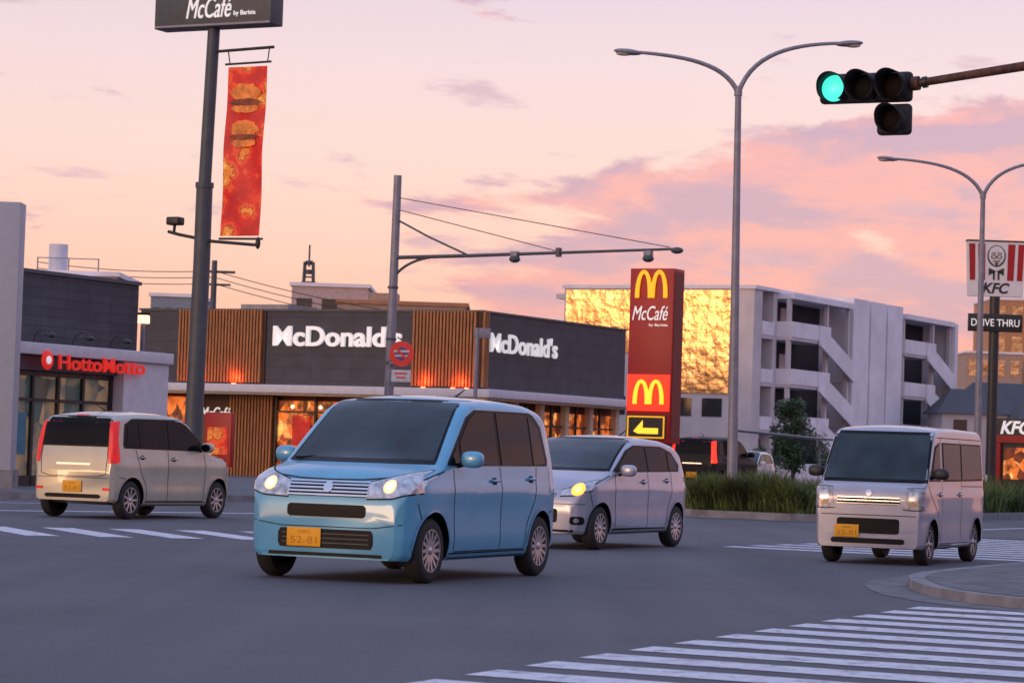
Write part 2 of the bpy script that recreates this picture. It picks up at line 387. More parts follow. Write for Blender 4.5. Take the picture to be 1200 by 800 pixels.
box('rooftop_unit_b',mc,-5,-3.2,6,8,5.7,6.05,MAT['grey'])

# totem
tt=E('restaurant_totem_sign',(4.70,80,0),RZ)
box('body',tt,-1.42,0,0,.75,1.6,6.75,MAT['red'],.02)
box('side_panel',tt,.002,.012,.06,.69,1.7,6.65,M('sign_red_dark',lin((110,12,16)),.5))
box('base',tt,-1.2,-.2,.1,.65,0,1.6,MAT['dkgrey'])
box('lit_panel',tt,-1.40,-.03,-.03,-.003,2.55,3.62,MAT['redlit'])
box('arrow_panel',tt,-1.40,-.12,-.03,-.003,1.72,2.43,MAT['blackm'])
arches('golden_arches',tt,(-1.2,-.03,5.88),(1,0,0),1.0,.82,MAT['yellow'])
arches('golden_arches_lit',tt,(-1.15,-.08,2.75),(1,0,0),.95,.72,MAT['yellowlit'])
text('mccafe',tt,"McCafé",(-1.3,-.03,5.22),(1,0,0),1.15,.42,MAT['letter'],.02,shear=.3)
text('barista',tt,"by Barista",(-.75,-.03,5.02),(1,0,0),.6,.1,MAT['letter'],.02)
boxes('arrow_border',tt,[(-1.36,-.16,-.05,-.032,2.36,2.40),(-1.36,-.16,-.05,-.032,1.75,1.79),(-1.36,-1.32,-.05,-.032,1.79,2.36),(-.2,-.16,-.05,-.032,1.79,2.36)],MAT['yellow'])
mk('arrow',[(-1.15,-.055,1.95),(-.85,-.055,2.28),(-.85,-.055,2.05),(-.35,-.055,2.05),(-.35,-.055,1.88),(-1.0,-.055,1.88)],[(0,5,4,3,2,1)],MAT['yellowlit'],tt)

# pole sign
ps=E('pole_sign',(-6.17,53.3,0),RZ)
tube('pole',ps,[(0,0,0),(.065,0,4.6),(.065,0,6.2)],[.185,.165,.16],MAT['dkgrey'],20)
tube('pole_upper',ps,[(.065,0,6.2),(.15,0,9.35)],[.125,.12],MAT['dkgrey'],20)
tube('collar',ps,[(.065,0,6.15),(.065,0,6.25)],[.18,.18],MAT['dkgrey'],20)
box('sign_box',ps,-1.12,1.6,-.22,.22,9.28,10.4,MAT['dkgrey'],.02)
text('sign_text',ps,"McCafé",(-.35,-.225,9.45),(1,0,0),1.05,.40,MAT['letter'],.03,shear=.3)
text('sign_text_small',ps,"by Barista",(.75,-.225,9.45),(1,0,0),.5,.12,MAT['letter'],.02)
box('sign_rim',ps,-1.1,1.58,-.235,-.222,9.30,9.34,MAT['grey'])
vs=[];fs=[];nx,nz=8,26
for j in range(nz+1):
    for i in range(nx+1):
        x=.52+.9*i/nx; z=5.2+3.3*j/nz
        vs.append((x-.05*(1-j/nz),.035*math.sin(i*.8+j*.35)*math.sin(math.pi*j/nz),z))
for j in range(nz):
    for i in range(nx): fs.append((j*(nx+1)+i,j*(nx+1)+i+1,(j+1)*(nx+1)+i+1,(j+1)*(nx+1)+i))
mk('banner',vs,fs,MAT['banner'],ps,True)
foodm=M('food_print',lin((215,120,45)),.5,var=.55,scale=9,emit=lin((230,120,40)),es=.2)
foodd=M('food_print_dark',lin((135,48,22)),.5,var=.6,scale=10)
def blob(name,cx,cz,rx,rz,mat,y=-.05):
    mk(name,[(cx+rx*(1+random.uniform(-.1,.1))*math.cos(a*.2618),y,cz+rz*(1+random.uniform(-.16,.16))*math.sin(a*.2618)) for a in range(24)],[tuple(range(24))],mat,ps)
blob('printed_bun',.97,7.98,.33,.19,foodm); blob('printed_patty',.97,7.80,.35,.07,foodd,-.055); blob('printed_bun_low',.97,7.68,.31,.09,foodm,-.052)
blob('printed_bun',.97,7.28,.31,.17,foodm); blob('printed_patty',.96,7.12,.33,.06,foodd,-.055); blob('printed_bun_low',.96,7.01,.29,.08,foodm,-.052)
tube('banner_arm_top',ps,[(.12,0,8.82),(1.55,0,8.86)],.03,MAT['blackm'])
tube('banner_rod_top',ps,[(.45,0,8.56),(1.5,0,8.58)],.022,MAT['blackm'])
tube('banner_hanger',ps,[(.55,0,8.58),(.5,0,8.84)],.012,MAT['blackm'])
tube('banner_hanger',ps,[(1.42,0,8.58),(1.45,0,8.84)],.012,MAT['blackm'])
tube('arm_low',ps,[(-.75,0,5.3),(-.5,0,5.24),(.3,0,5.1),(1.35,0,5.02)],.032,MAT['blackm'])
tube('rod_low',ps,[(.45,0,5.15),(1.45,0,5.14)],.022,MAT['blackm'])
ell('insulator',ps,(1.35,0,5.06),(.05,.05,.12),MAT['blackm'])
box('floodlight',ps,-.72,-.42,-.15,.08,5.42,5.58,MAT['blackm'],.03)
tube('floodlight_stem',ps,[(-.62,0,5.26),(-.6,0,5.45)],.03,MAT['blackm'])

rb=E('red_menu_board',(-6.1,55.5,0),RZ)
box('board',rb,-.1,.55,0,.12,.7,1.8,MAT['red'],.02); box('legs',rb,0,.45,.03,.08,.1,.7,MAT['dkgrey'])
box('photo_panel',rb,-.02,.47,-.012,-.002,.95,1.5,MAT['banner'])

# ---------------------------------------------------------------- takeaway shop (left)
hm=E('takeaway_shop',(-10.66,58,0),RZ)
box('main',hm,-9,-.25,0,5.7,0,2.93,M('shop_wall',(.3,.3,.31),.7))
box('fascia',hm,-9,.25,-.2,5.75,2.95,3.2,MAT['white'],.015)
box('side_panel',hm,-.24,.15,3.95,5.7,.0,2.94,MAT['white'])
box('upper_block',hm,-14,-2.4,-6,8.0,3.1,4.93,MAT['brick_grey'])
box('upper_cap',hm,-14.05,-2.35,-6,8.05,4.935,5.02,MAT['dkgrey'])
box('interior',hm,-.245,-.22,.1,3.9,.35,2.5,MAT['warm2'])
boxes('frames',hm,[(-.2,-.12,y,y+.08,.1,2.6) for y in (.1,1.0,1.9,2.8,3.85)]+[(-.2,-.12,.1,3.9,1.95,2.02),(-.2,-.12,.1,3.9,.1,.35),(-.2,-.12,.1,3.9,2.5,2.6)],MAT['blackm'])
box('sign_band',hm,-.22,-.02,.05,3.92,2.62,2.93,MAT['dkgrey'])
text('sign_letters',hm,"HottoMotto",(.26,1.35,2.66),(0,1,0),3.2,.32,MAT['redletter'],.05,off=.01)
v=ell('sign_disc',hm,(.28,.95,2.84),(.04,.21,.21),MAT['redletter'])
ell('sign_disc_mark',hm,(.32,.95,2.84),(.02,.09,.09),MAT['letter'])
for y in (1.2,2.6,4.0):
    tube('gooseneck',hm,bez((-.3,y,3.2),(-.3,y,3.55),(.1,y,3.6),(.15,y,3.42)),.02,MAT['blackm'],8)
    ell('lamp_shade',hm,(.15,y,3.38),(.12,.12,.07),MAT['blackm'])
box('poster',hm,-.11,-.10,.35,.8,.8,1.7,M('blue_poster',lin((60,120,140)),.5))
wl=E('wall_pillar',(-10.3,55,0),0)
box('pillar',wl,-.9,.3,0,.6,0,5.9,M('pillar_grey',(.38,.39,.44),.6,var=.05),.01)
box('pillar_base',wl,-.95,.35,-.05,.65,.1,.5,MAT['conc'])
lp=E('wall_lantern',(-9.2,68,0),0)
tube('post',lp,[(0,0,0),(0,0,4.1)],.05,MAT['grey'],8)
box('lantern',lp,-.14,.14,-.14,.14,4.1,4.3,M('lantern_lit',(.9,.6,.3),.4,emit=(1,.6,.3),es=2.5),.02)
box('lantern_cap',lp,-.2,.2,-.2,.2,4.3,4.36,MAT['blackm'])

# ---------------------------------------------------------------- traffic gantry pole
gp=E('traffic_camera_pole',(-3.06,68.5,0),RZ)
tube('pole',gp,[(0,0,0),(.03,0,4),(.06,0,8.05)],[.13,.115,.10],MAT['grey'],16)
tube('arm',gp,[(.05,0,5.98),(2.2,0,6.02),(7.85,0,6.16)],[.05,.045,.03],MAT['dkgrey'])
tube('brace_top',gp,[(.05,0,6.95),(1.0,0,6.5),(2.1,0,6.05)],.025,MAT['dkgrey'])
tube('brace_low',gp,bez((.05,0,5.5),(.3,0,5.8),(.7,0,5.95),(1.2,0,6.0)),.035,MAT['dkgrey'])
tube('stay_wire',gp,[(.05,0,7.5),(7.6,0,6.2)],.012,MAT['wire'],6)
tube('stay_wire',gp,[(.05,0,7.2),(4.6,0,6.12)],.012,MAT['wire'],6)
for x in (3.45,7.05):
    ell('sensor_dome',gp,(x,0,5.93),(.14,.14,.09),MAT['dkgrey']); box('sensor_mount',gp,x-.1,x+.1,-.08,.08,5.98,6.12,MAT['grey'],.02)
ell('arm_cap',gp,(7.8,0,6.12),(.16,.1,.08),MAT['dkgrey'])
box('arm_clamp',gp,4.6,4.7,-.07,.07,5.98,6.2,MAT['dkgrey'])
for z in (3.3,3.9,5.2): tube('pole_band',gp,[(.03,0,z),(.03,0,z+.06)],[.135,.135],MAT['dkgrey'],14)
def disc(name,p,c,r,mat,t=.02,seg=32):
    vs=[(c[0]+r*math.cos(2*math.pi*k/seg),c[1]+d,c[2]+r*math.sin(2*math.pi*k/seg)) for d in (0,-t) for k in range(seg)]
    fs=[tuple(range(seg)),tuple(range(seg,2*seg))[::-1]]+[(k,(k+1)%seg,(k+1)%seg+seg,k+seg) for k in range(seg)]
    return mk(name,vs,fs,mat,p)
wm_=M('sign_matte_white',(.6,.6,.62),.5)
rs=E('round_traffic_sign',(-2.74,68.2,0),math.radians(-14))
sred=M('traffic_sign_red',lin((205,25,35)),.4,emit=lin((205,25,35)),es=.12)
disc('face',rs,(0,0,3.56),.32,sred); disc('face_centre',rs,(0,-.022,3.56),.17,M('sign_blue',lin((70,60,120)),.4),.004)
boxes('face_bars',rs,[(-.2,.2,-.034,-.030,3.60,3.65),(-.16,.16,-.034,-.030,3.49,3.53)],wm_)
bar=box('slash',rs,-.03,.03,-.042,-.037,-.29,.29,sred); bar.location=(0,0,3.56); bar.rotation_euler=(0,math.radians(-45),0)
box('plate',rs,-.25,.25,-.02,0,2.86,3.16,wm_); box('mount',rs,-.32,0,.0,.04,3.3,3.36,MAT['grey'])
boxes('plate_marks',rs,[(-.17,.17,-.026,-.022,3.05,3.09),(-.12,.12,-.026,-.022,2.95,2.99)],sred)
sp=E('sign_post',(-1.05,82,0))
tube('post',sp,[(0,0,0),(0,0,4.9)],.06,MAT['grey'],10); box('sign_back',sp,-.1,.4,-.03,.03,4.6,4.9,MAT['grey'],.01)

# ---------------------------------------------------------------- street lamps
def street_lamp(loc,h,lx,rx,lz,rz_,lean):
    e=E('street_lamp',loc)
    tube('pole',e,[(0,0,0),(lean*.5,0,h*.5),(lean,0,h)],[.115,.09,.065],MAT['grey'],16)
    tube('base_plate',e,[(0,0,.1),(0,0,.6)],[.14,.14],MAT['grey'],16)
    tube('joint',e,[(lean,0,h-.2),(lean,0,h-.05)],[.085,.085],MAT['grey'],14)
    for (x,z) in ((lx,lz),(rx,rz_)):
        pts=bez((lean,0,h-.15),(lean+x*.1,0,h+(z-h)*.75),(lean+x*.45,0,z-.05),(lean+x*.82,0,z))
        tube('arm',e,pts,[.055,.035],MAT['grey'],10)
        ell('lamp_head',e,(lean+x*.9,0,z),(abs(.30),.13,.065),MAT['grey'],rot=(0,-.08 if x>0 else .08,0))
        ell('lamp_glass',e,(lean+x*.93,0,z-.04),(.17,.09,.045),MAT['cream'])
street_lamp((4.69,57,.0),9.0,-2.6,2.55,9.65,9.98,-.12)
street_lamp((12.87,75,.0),8.8,-2.95,2.7,9.62,9.72,-.03)

# ---------------------------------------------------------------- traffic signal
ts=E('traffic_signal',(3.53,30.6,0),RZ)
zc=5.38
SIG=M('signal_housing',(.024,.024,.028),.55,var=.25,spec=.3)
box('housing',ts,-.19,.90,.02,.14,zc-.17,zc+.17,SIG,.05)
cols=[M('lens_green',(.05,.8,.6),.3,emit=(.07,.95,.75),es=1.0,var=.02),M('lens_amber_off',(.010,.008,.007),.6,spec=.1),M('lens_red_off',(.010,.007,.007),.6,spec=.1)]
def hood(p,cx,cz,r=.168,l=.30):
    vs=[];fs=[];n=24
    for i in range(n+1):
        a=math.radians(-55+290*i/n)
        for (d,rr) in ((.03,r),(-l*(.6+.4*max(0,math.sin(a))),r*1.0)):
            for q in (0,-.008): vs.append((cx+(rr+q)*math.cos(a),d,cz+(rr+q)*math.sin(a)))
    for i in range(n):
        a=i*4;b=a+4
        fs+=[(a,b,b+2,a+2),(a+1,a+3,b+3,b+1),(a+2,b+2,b+3,a+3)]
    return mk('hood',vs,fs,SIG,p,True)
def lensdisc(p,cx,cz,mat):
    vs=[];fs=[];n=28
    vs.append((cx,-.025,cz))
    for j,(r,y) in enumerate(((.07,-.02),(.12,-.005),(.15,.01))):
        for k in range(n): vs.append((cx+r*math.cos(2*math.pi*k/n),y,cz+r*math.sin(2*math.pi*k/n)))
    for k in range(n): fs.append((0,1+k,1+(k+1)%n))
    for j in range(2):
        for k in range(n): fs.append((1+j*n+k,1+j*n+n+k,1+j*n+n+(k+1)%n,1+j*n+(k+1)%n))
    mk('lens',vs,fs,mat,p,True)
for i in range(3):
    hood(ts,i*.355,zc,l=.30 if i else .2); lensdisc(ts,i*.355,zc,cols[i])
    ell('back_shell',ts,(i*.355,.14,zc),(.165,.09,.165),SIG)
vs=[];fs=[]
for a in range(-6,7):
    for b in range(-6,7):
        x,z=a*.022+(b%2)*.011,b*.020
        if x*x+z*z<.135**2:
            k=len(vs); y=-.027+ (x*x+z*z)*1.4
            vs+=[(x-.0045,y,zc+z-.0045),(x+.0045,y,zc+z-.0045),(x+.0045,y,zc+z+.0045),(x-.0045,y,zc+z+.0045)]; fs.append((k,k+1,k+2,k+3))
mk('led_dots',vs,fs,M('led_gap_dark',(.01,.25,.2),.4,emit=(.02,.45,.36),es=1.0),ts)
box('arrow_housing',ts,.50,.90,.02,.14,zc-.54,zc-.19,SIG,.05); hood(ts,.70,zc-.37,.155,.27); lensdisc(ts,.70,zc-.37,cols[2])
ell('arrow_back_shell',ts,(.70,.14,zc-.37),(.15,.08,.15),SIG)
tube('arm',ts,[(.92,.07,zc+.03),(2.5,.07,zc+.22),(5.5,.07,zc+.5)],[.045,.055,.075],MAT['rust'])
tube('arm_flange',ts,[(.90,.07,zc+.03),(.98,.07,zc+.035)],[.08,.08],MAT['rust']); tube('arm_clamp',ts,[(1.02,.07,zc+.04),(1.07,.07,zc+.045)],[.065,.065],MAT['blackm'])
tube('pole',ts,[(5.5,.07,.1),(5.5,.07,6.2)],[.13,.10],MAT['rust'],16)

# ---------------------------------------------------------------- apartments
ap=E('apartment_building',(14.4,163,0),RZ)
H=11.5
box('front_block',ap,-12.66,-1.3,0,14.6,0,H,MAT['apt'])
box('corner_wall',ap,-1.3,0,0,1.3,0,H,MAT['apt'])
box('end_wall',ap,-1.3,0,3.1,3.7,0,H,MAT['apt'])
box('recess_back',ap,-1.299,-1.25,1.3,3.1,0,H,MAT['apt'])
box('roof_edge',ap,-12.8,.15,-.12,14.6,H+.003,H+.22,MAT['aptw'])
box('ledge',ap,-13.5,-12.7,.5,2,H-.6,H-.3,MAT['apt'])
box('sunset_glint_panel',ap,-12.5,-1.5,-.10,-.003,7.6,H-.1,MAT['sunset_gold'])  # added panel, its colour holds the sunset glint on the upper facade
box('sunset_glint_panel_lower',ap,-5.2,-1.5,-.10,-.003,5.2,7.597,MAT['sunset_gold'])  # lower step of the same painted sunset glint
boxes('front_windows_low',ap,[(x,x+1.3,-.04,-.003,z,z+1.1) for x in (-11.8,-9.6,-7.4,-5.2,-3.2) for z in (1.0,3.8)],MAT['glassdk'])
FH=2.87
for i in range(4):
    z=i*FH
    box('slab_edge',ap,-1.24,.05,1.3,3.1,z-.0+.01,z+.25,MAT['apt'])
    box('corner_window',ap,-1.24,-1.2,1.4,3.0,z+.9,z+2.3,MAT['glassdk'])
    box('balcony_parapet',ap,-.05,.08,1.3,3.1,z+.25,z+1.05,MAT['aptw'])
def stairs(y0,y1,tag):
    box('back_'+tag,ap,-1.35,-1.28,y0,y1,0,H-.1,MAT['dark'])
    for i in range(4):
        z=i*FH
        ym=y0+(y1-y0)*.62
        box('landing',ap,-1.2,1.0,y0,ym,z+.02,z+.22,MAT['apt'])
        box('landing_parapet',ap,.9,1.05,y0,ym,z+.22,z+1.15,MAT['aptw'])
        box('side_parapet',ap,-.9,.9,y0,y0+.12,z+.22,z+1.15,MAT['aptw'])
        if i>0:
            a=y0+(y1-y0)*.42; b=y1
            zt=z+1.15; zb=z-FH*.72+1.15
            xx=1.06
            mk('stair_flight',[(xx,a,zt-1.25),(xx,a,zt),(xx,b,zb),(xx,b,zb-1.25),(xx+.14,a,zt-1.25),(xx+.14,a,zt),(xx+.14,b,zb),(xx+.14,b,zb-1.25)],
                   [(0,1,2,3),(7,6,5,4),(0,4,5,1),(1,5,6,2),(2,6,7,3),(3,7,4,0)],MAT['aptw'],ap)
            box('half_landing',ap,-1.0,1.2,b-.02,b+.1,zb-1.25,zb,MAT['aptw'])
    box('roof_'+tag,ap,-1.3,1.1,y0,y1,H-.35,H-.02,MAT['aptw'])
    boxes('pillars_'+tag,ap,[(.6,.85,y0+.02+ (y1-y0)*f,y0+.3+(y1-y0)*f,0,H-.36) for f in (.0,.6,.96)],MAT['apt'])
    boxes('doors_'+tag,ap,[(-1.27,-1.2,y0+f,y0+f+.9,i*FH+.25,i*FH+2.2) for i in range(4) for f in (1.2,3.6)],MAT['apt'])
stairs(3.7,14.2,'a')
for k in range(3):
    box('wall_panel',ap,-9,.9,14.6+k*3.25,14.6+k*3.25+2.95,0,H+.4,MAT['aptw'])
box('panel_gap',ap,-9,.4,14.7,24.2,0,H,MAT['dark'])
box('rear_block',ap,-12,-1.3,24.35,35,0,H-.2,MAT['apt'])
stairs(24.4,34.6,'b')
box('far_wall',ap,-1.3,1.1,34.65,35.3,0,H-.1,MAT['aptw'])

def bldg(name,loc,rz,w,d,h,mat,fl=3,cols=5,wm=None,cap=None):
    e=E(name,loc,rz)
    box('walls',e,0,w,0,d,0,h,mat); box('roof_cap',e,-.12,w+.12,-.12,d+.12,h+.003,h+.2,cap or MAT['aptw'])
    fh=h/fl; cw_=w/cols
    boxes('windows',e,[(i*cw_+cw_*.2,i*cw_+cw_*.8,-.04,-.003,j*fh+fh*.3,j*fh+fh*.8) for i in range(cols) for j in range(fl)],wm or MAT['glassdk'])
    n2=max(1,int(d/cw_))
    boxes('windows_side',e,[(w+.003,w+.04,i*cw_+cw_*.2,i*cw_+cw_*.8,j*fh+fh*.3,j*fh+fh*.8) for i in range(n2) for j in range(fl)],wm or MAT['glassdk'])
    return e
bldg('office_building',(-12.2,150,0),0,4.2,8,10.0,MAT['pinkb'],3,3)
e=bldg('commercial_building',(-9.0,140,0),0,6.6,8,8.6,MAT['tan'],3,5,cap=M('orange_roof',(.42,.2,.1),.7))
box('roof_hut',e,1.5,3.0,2,4,8.8,9.3,MAT['tan'])
bldg('apartment_block',(-21.5,112,0),0,4.2,8,7.6,MAT['brown'],3,4)
e=bldg('apartment_block',(-19.8,114,0),0,3.2,6,8.0,MAT['tan'],3,3)
tube('water_tank',e,[(.55,1,8.2),(.55,1,9.35)],[.4,.4],MAT['white'],20); boxes('tank_rail',e,[(-.2,2.4,.2,.24,8.7,8.74),(-.2,-.15,.2,.25,8.2,8.74),(1.1,1.15,.2,.25,8.2,8.74),(2.35,2.4,.2,.25,8.2,8.74)],MAT['grey'])
bldg('office_building',(-21,158,0),0,2.8,6,9.6,M('blue_grey_wall',(.2,.24,.3),.6),3,4)
bldg('warehouse',(-45,118,0),0,22,10,5.2,MAT['apt'],2,9)
warmt=M('sunlit_brown_cladding',(.50,.24,.10),.6,var=.15,scale=.3)  # brown tower walls with warm evening light painted into the colour
bldg('brown_tower',(46.8,267,0),0,14,10,17.8,warmt,6,8,wm=MAT['sunset_gold'])  # sunset reflection in the windows is painted gold
bldg('office_building',(42.5,255,0),0,5.2,8,12.0,MAT['tan'],4,4,wm=MAT['sunset_gold'])  # windows coloured with the same painted sunset gold
bldg('apartment_block',(62,240,0),0,20,10,11.0,MAT['apt'],4,8)
bldg('apartment_block',(-75,150,0),0,40,10,9.0,MAT['apt'],3,14)
# street frontage on the near side of the junction (reflected in the cars)
bldg('shop_building',(14,-38,0),0,16,10,7.5,MAT['tan'],2,7)
bldg('shop_building',(-6,-46,0),0,13,10,6,MAT['brown'],2,5)
bldg('apartment_block',(30,-6,0),math.radians(62),26,10,11,MAT['brown'],4,9)
def house(loc,w,d,h,rz=0):
    e=E('house',loc,rz); box('walls',e,0,w,0,d,0,h,MAT['apt'])
    mk('roof',[(-.4,-.4,h),(w+.4,-.4,h),(w+.4,d+.4,h),(-.4,d+.4,h),(w*.2,d/2,h+1.7),(w*.8,d/2,h+1.7)],[(0,1,5,4),(1,2,5),(2,3,4,5),(3,0,4),(3,2,1,0)],MAT['rooftile'],e)
    boxes('windows',e,[(x,x+.9,-.04,-.003,z,z+1) for x in (w*.15,w*.6) for z in (.9,3.4)],MAT['glassdk'])
house((28.5,180,0),5,6,4.8); house((33,176,0),5,6,4.4); house((31.5,190,0),6,6,5.6); house((38,182,0),6,6,5)
house((44,176,0),6,7,4.8)
tw=E('radio_mast',(-22.6,300,0))
for (sx,sy) in ((-1,-1),(1,-1),(1,1),(-1,1)): tube('leg',tw,[(sx*1.2,sy*1.2,0),(sx*.45,sy*.45,21.5)],.15,MAT['dkgrey'],6)
for k in range(9): box('platform',tw,-.9+k*.06,.9-k*.06,-.9+k*.06,.9-k*.06,3+k*2.1,3.12+k*2.1,MAT['dkgrey'])
for z,r in ((18.9,.8),(20.2,.62),(21.2,.42)): tube('drum',tw,[(0,0,z),(0,0,z+.45)],[r,r],MAT['dkgrey'],12)
tube('spike',tw,[(0,0,21),(0,0,23.4)],.1,MAT['dkgrey'],6)

# utility pole + wires
up=E('utility_pole',(-14.3,130,0))
tube('pole',up,[(0,0,0),(0,0,9.9)],[.2,.13],MAT['dkgrey'],10)
boxes('crossarm',up,[(-1.0,1.0,-.06,.06,9.3,9.42),(-.8,.8,-.06,.06,8.7,8.8)],MAT['dkgrey'])
for i,(z0,dz) in enumerate(((9.4,0),(9.1,.1),(8.8,0))):
    pts=[(-9+9*t,3*(1-t),z0+ .35*(1-t)-1.6*t*(1-t)*.5) for t in [k/12 for k in range(13)]]
    tube('wire',up,pts,.02,MAT['wire'],5)
    pts=[(12*t,-8*t,z0-2.4*t-.5*t*(1-t)*2) for t in [k/12 for k in range(13)]]
    tube('wire',up,pts,.02,MAT['wire'],5)

# ---------------------------------------------------------------- second restaurant (right)
kp=E('pole_sign',(17.65,100,0))
tube('pole',kp,[(0,0,0),(0,0,7.5)],.19,MAT['blackm'],14)
wh=M('sign_white',(.72,.70,.70),.45,var=.03)
mk('panel',[(-1.0,-.15,7.5),(1.0,-.15,7.5),(1.08,-.15,9.5),(-1.08,-.15,9.5),(-1.0,.15,7.5),(1.0,.15,7.5),(1.08,.15,9.5),(-1.08,.15,9.5)],[(0,1,2,3),(7,6,5,4),(0,4,5,1),(1,5,6,2),(2,6,7,3),(3,7,4,0)],wh,kp)
box('panel_frame',kp,-1.1,1.1,-.17,.17,9.503,9.56,MAT['blackm'])
for s in (-1,1):
    for a,b in ((.40,.66),(.76,.98)):
        mk('red_stripe',[(s*a,-.155,8.08),(s*(b-.02),-.155,8.08),(s*b*1.04,-.155,9.42),(s*a*1.04,-.155,9.42)],[(0,1,2,3)],MAT['red'],kp)
def el2(name,cx,cz,rx,rz,mat,y):
    mk(name,[(cx+rx*math.cos(a*.2618),y,cz+rz*math.sin(a*.2618)) for a in range(24)],[tuple(range(24))],mat,kp)
ink=MAT['blackm']
el2('portrait_hair_outline',0,8.98,.34,.40,ink,-.156); el2('portrait_hair',0,9.0,.29,.35,wh,-.160)
el2('portrait_face',0,8.90,.22,.27,M('portrait_skin',(.66,.60,.58),.5),-.164)
for s in (-1,1):
    el2('glasses',s*.105,8.95,.10,.075,ink,-.168); el2('glasses_lens',s*.105,8.95,.06,.04,wh,-.172)
boxes('portrait_lines',kp,[(-.03,.03,-.172,-.168,8.94,8.965),(-.2,-.04,-.172,-.168,9.06,9.095),(.04,.2,-.172,-.168,9.06,9.095),(-.12,.12,-.172,-.168,8.765,8.805)],ink)
mk('goatee',[(-.07,-.170,8.74),(.07,-.170,8.74),(0,-.170,8.56)],[(0,2,1)],ink,kp)
mk('bow_tie',[(-.28,-.168,8.54),(-.28,-.168,8.26),(0,-.168,8.42),(.28,-.168,8.54),(.28,-.168,8.26)],[(0,1,2),(2,4,3)],ink,kp)
boxes('tie_tails',kp,[(-.12,-.05,-.168,-.164,8.10,8.4),(.05,.12,-.168,-.164,8.10,8.4)],ink)
text('letters',kp,"KFC",(-.5,-.155,7.6),(1,0,0),1.0,.4,MAT['blackm'],.01,shear=.25,off=.03)
box('drive_thru_plate',kp,-1.0,1.0,-.24,-.16,6.2,6.85,MAT['blackm'],.02)
text('plate_letters',kp,"DRIVE THRU",(-.88,-.245,6.40),(1,0,0),1.76,.26,MAT['letter'],.01)
kr=E('fried_chicken_restaurant',(20.0,113,0),RZ)
box('walls',kr,0,16,0,10,0,3.3,MAT['blackm']); box('red_band',kr,-.1,16.1,-.12,-.003,2.3,2.6,MAT['red'])
text('letters',kr,"KFC",(.35,-.05,2.65),(1,0,0),1.3,.55,MAT['letter'],.04,shear=.25,off=.03)
box('window_glow',kr,.5,9,-.03,-.003,.8,2.1,MAT['warm']); boxes('red_columns',kr,[(x,x+.4,-.2,-.04,0,2.28) for x in (0,3,6,9)],MAT['red'])

# shelter, tree, fence
sh=E('bicycle_shelter',(9.5,110,0),RZ)
mk('roof',[(-.2,-1,2.35),(3.4,-1,2.1),(3.4,1.4,2.1),(-.2,1.4,2.35),(-.2,-1,2.43),(3.4,-1,2.18),(3.4,1.4,2.18),(-.2,1.4,2.43)],[(3,2,1,0),(4,5,6,7),(0,1,5,4),(1,2,6,5),(2,3,7,6),(3,0,4,7)],MAT['dkgrey'],sh)
for x in (.3,2.9): tube('post',sh,[(x,.8,0),(x,.8,2.1)],.05,MAT['grey'],8)
def tree(name,loc,h,r,n=2600):
    e=E(name,loc)
    tube('trunk',e,[(0,0,0),(.05,0,h*.3),(0,.05,h*.6)],[.11,.08,.04],MAT['bark'],8)
    for k in range(6):
        a=k*1.05; tube('limb',e,[(0,0,h*(.25+.05*k)),(math.cos(a)*r*.4,math.sin(a)*r*.4,h*(.42+.05*k)),(math.cos(a)*r*.75,math.sin(a)*r*.75,h*(.5+.06*k))],[.05,.03,.012],MAT['bark'],6)
    cl=[(random.gauss(0,r*.4),random.gauss(0,r*.4),random.uniform(h*.25,h*.93),random.uniform(.25,.5)*r) for _ in range(24)]
    vs=[];fs=[]
    for i in range(n):
        c=random.choice(cl); d=Vector((random.gauss(0,1),random.gauss(0,1),random.gauss(0,1))).normalized()*c[3]*random.uniform(.4,1.05)
        p=Vector(c[:3])+d; s=random.uniform(.04,.09)
        u=Vector((random.gauss(0,1),random.gauss(0,1),random.gauss(0,1))).normalized(); v=u.orthogonal().normalized()
        b=len(vs); vs+=[p-u*s,p+v*s*.6,p+u*s,p-v*s*.6]; fs.append((b,b+1,b+2,b+3))
    mk('foliage',vs,fs,MAT['leaf'],e)
tree('evergreen_tree',(12.6,121,0),4.1,1.35,6500)
tree('shrub',(10.9,118,0),1.7,.8,1800); tree('shrub',(14.6,119,0),1.8,.9,1800)
tree('shrub',(24.5,109,0),2.0,1.2,2000)
fe=E('white_fence',(9.2,86,0),RZ)
boxes('rails',fe,[(0,6,0,.04,.85,.9),(0,6,0,.04,.2,.25)]+[(i*.15,i*.15+.03,.05,.07,.2,.9) for i in range(41)]+[(i*1.5,i*1.5+.06,0,.06,0,1.0) for i in range(5)],MAT['white'])
fe=E('metal_fence',(-5.0,60,0),RZ)
boxes('rails',fe,[(0,1.5,0,.04,.85,.9),(0,1.5,0,.04,.45,.49)]+[(i*.5,i*.5+.05,0,.05,0,.92) for i in range(4)],MAT['grey'])

# ---------------------------------------------------------------- vehicles
rubber=M('tyre_rubber',(.018,.018,.02),.8)
alloy=M('alloy_wheel',(.5,.5,.53),.32,metal=.8,var=.05)
hub=M('wheel_inner',(.03,.03,.033),.6,metal=.3)
carglass=M('car_glass',(.009,.009,.011),.05,var=.5,scale=1.2,spec=.10)
windsc=M('windscreen_glass',(.026,.045,.058),.05,var=.6,scale=1.1,spec=.45)
trim=M('black_trim',(.010,.010,.011),.45,spec=.15)
chrome=M('chrome',(.7,.7,.73),.18,metal=1,var=.03)
lampg=M('lamp_reflector',(.5,.51,.54),.15,metal=.6,var=.45,scale=16,coat=1)
lampd=M('lamp_reflector_dim',(.33,.33,.36),.3,metal=.2,var=.45,scale=16,coat=.5)
plate=M('yellow_plate',lin((240,165,5)),.5,var=.08)
plated=M('plate_digits',lin((175,118,8)),.5)
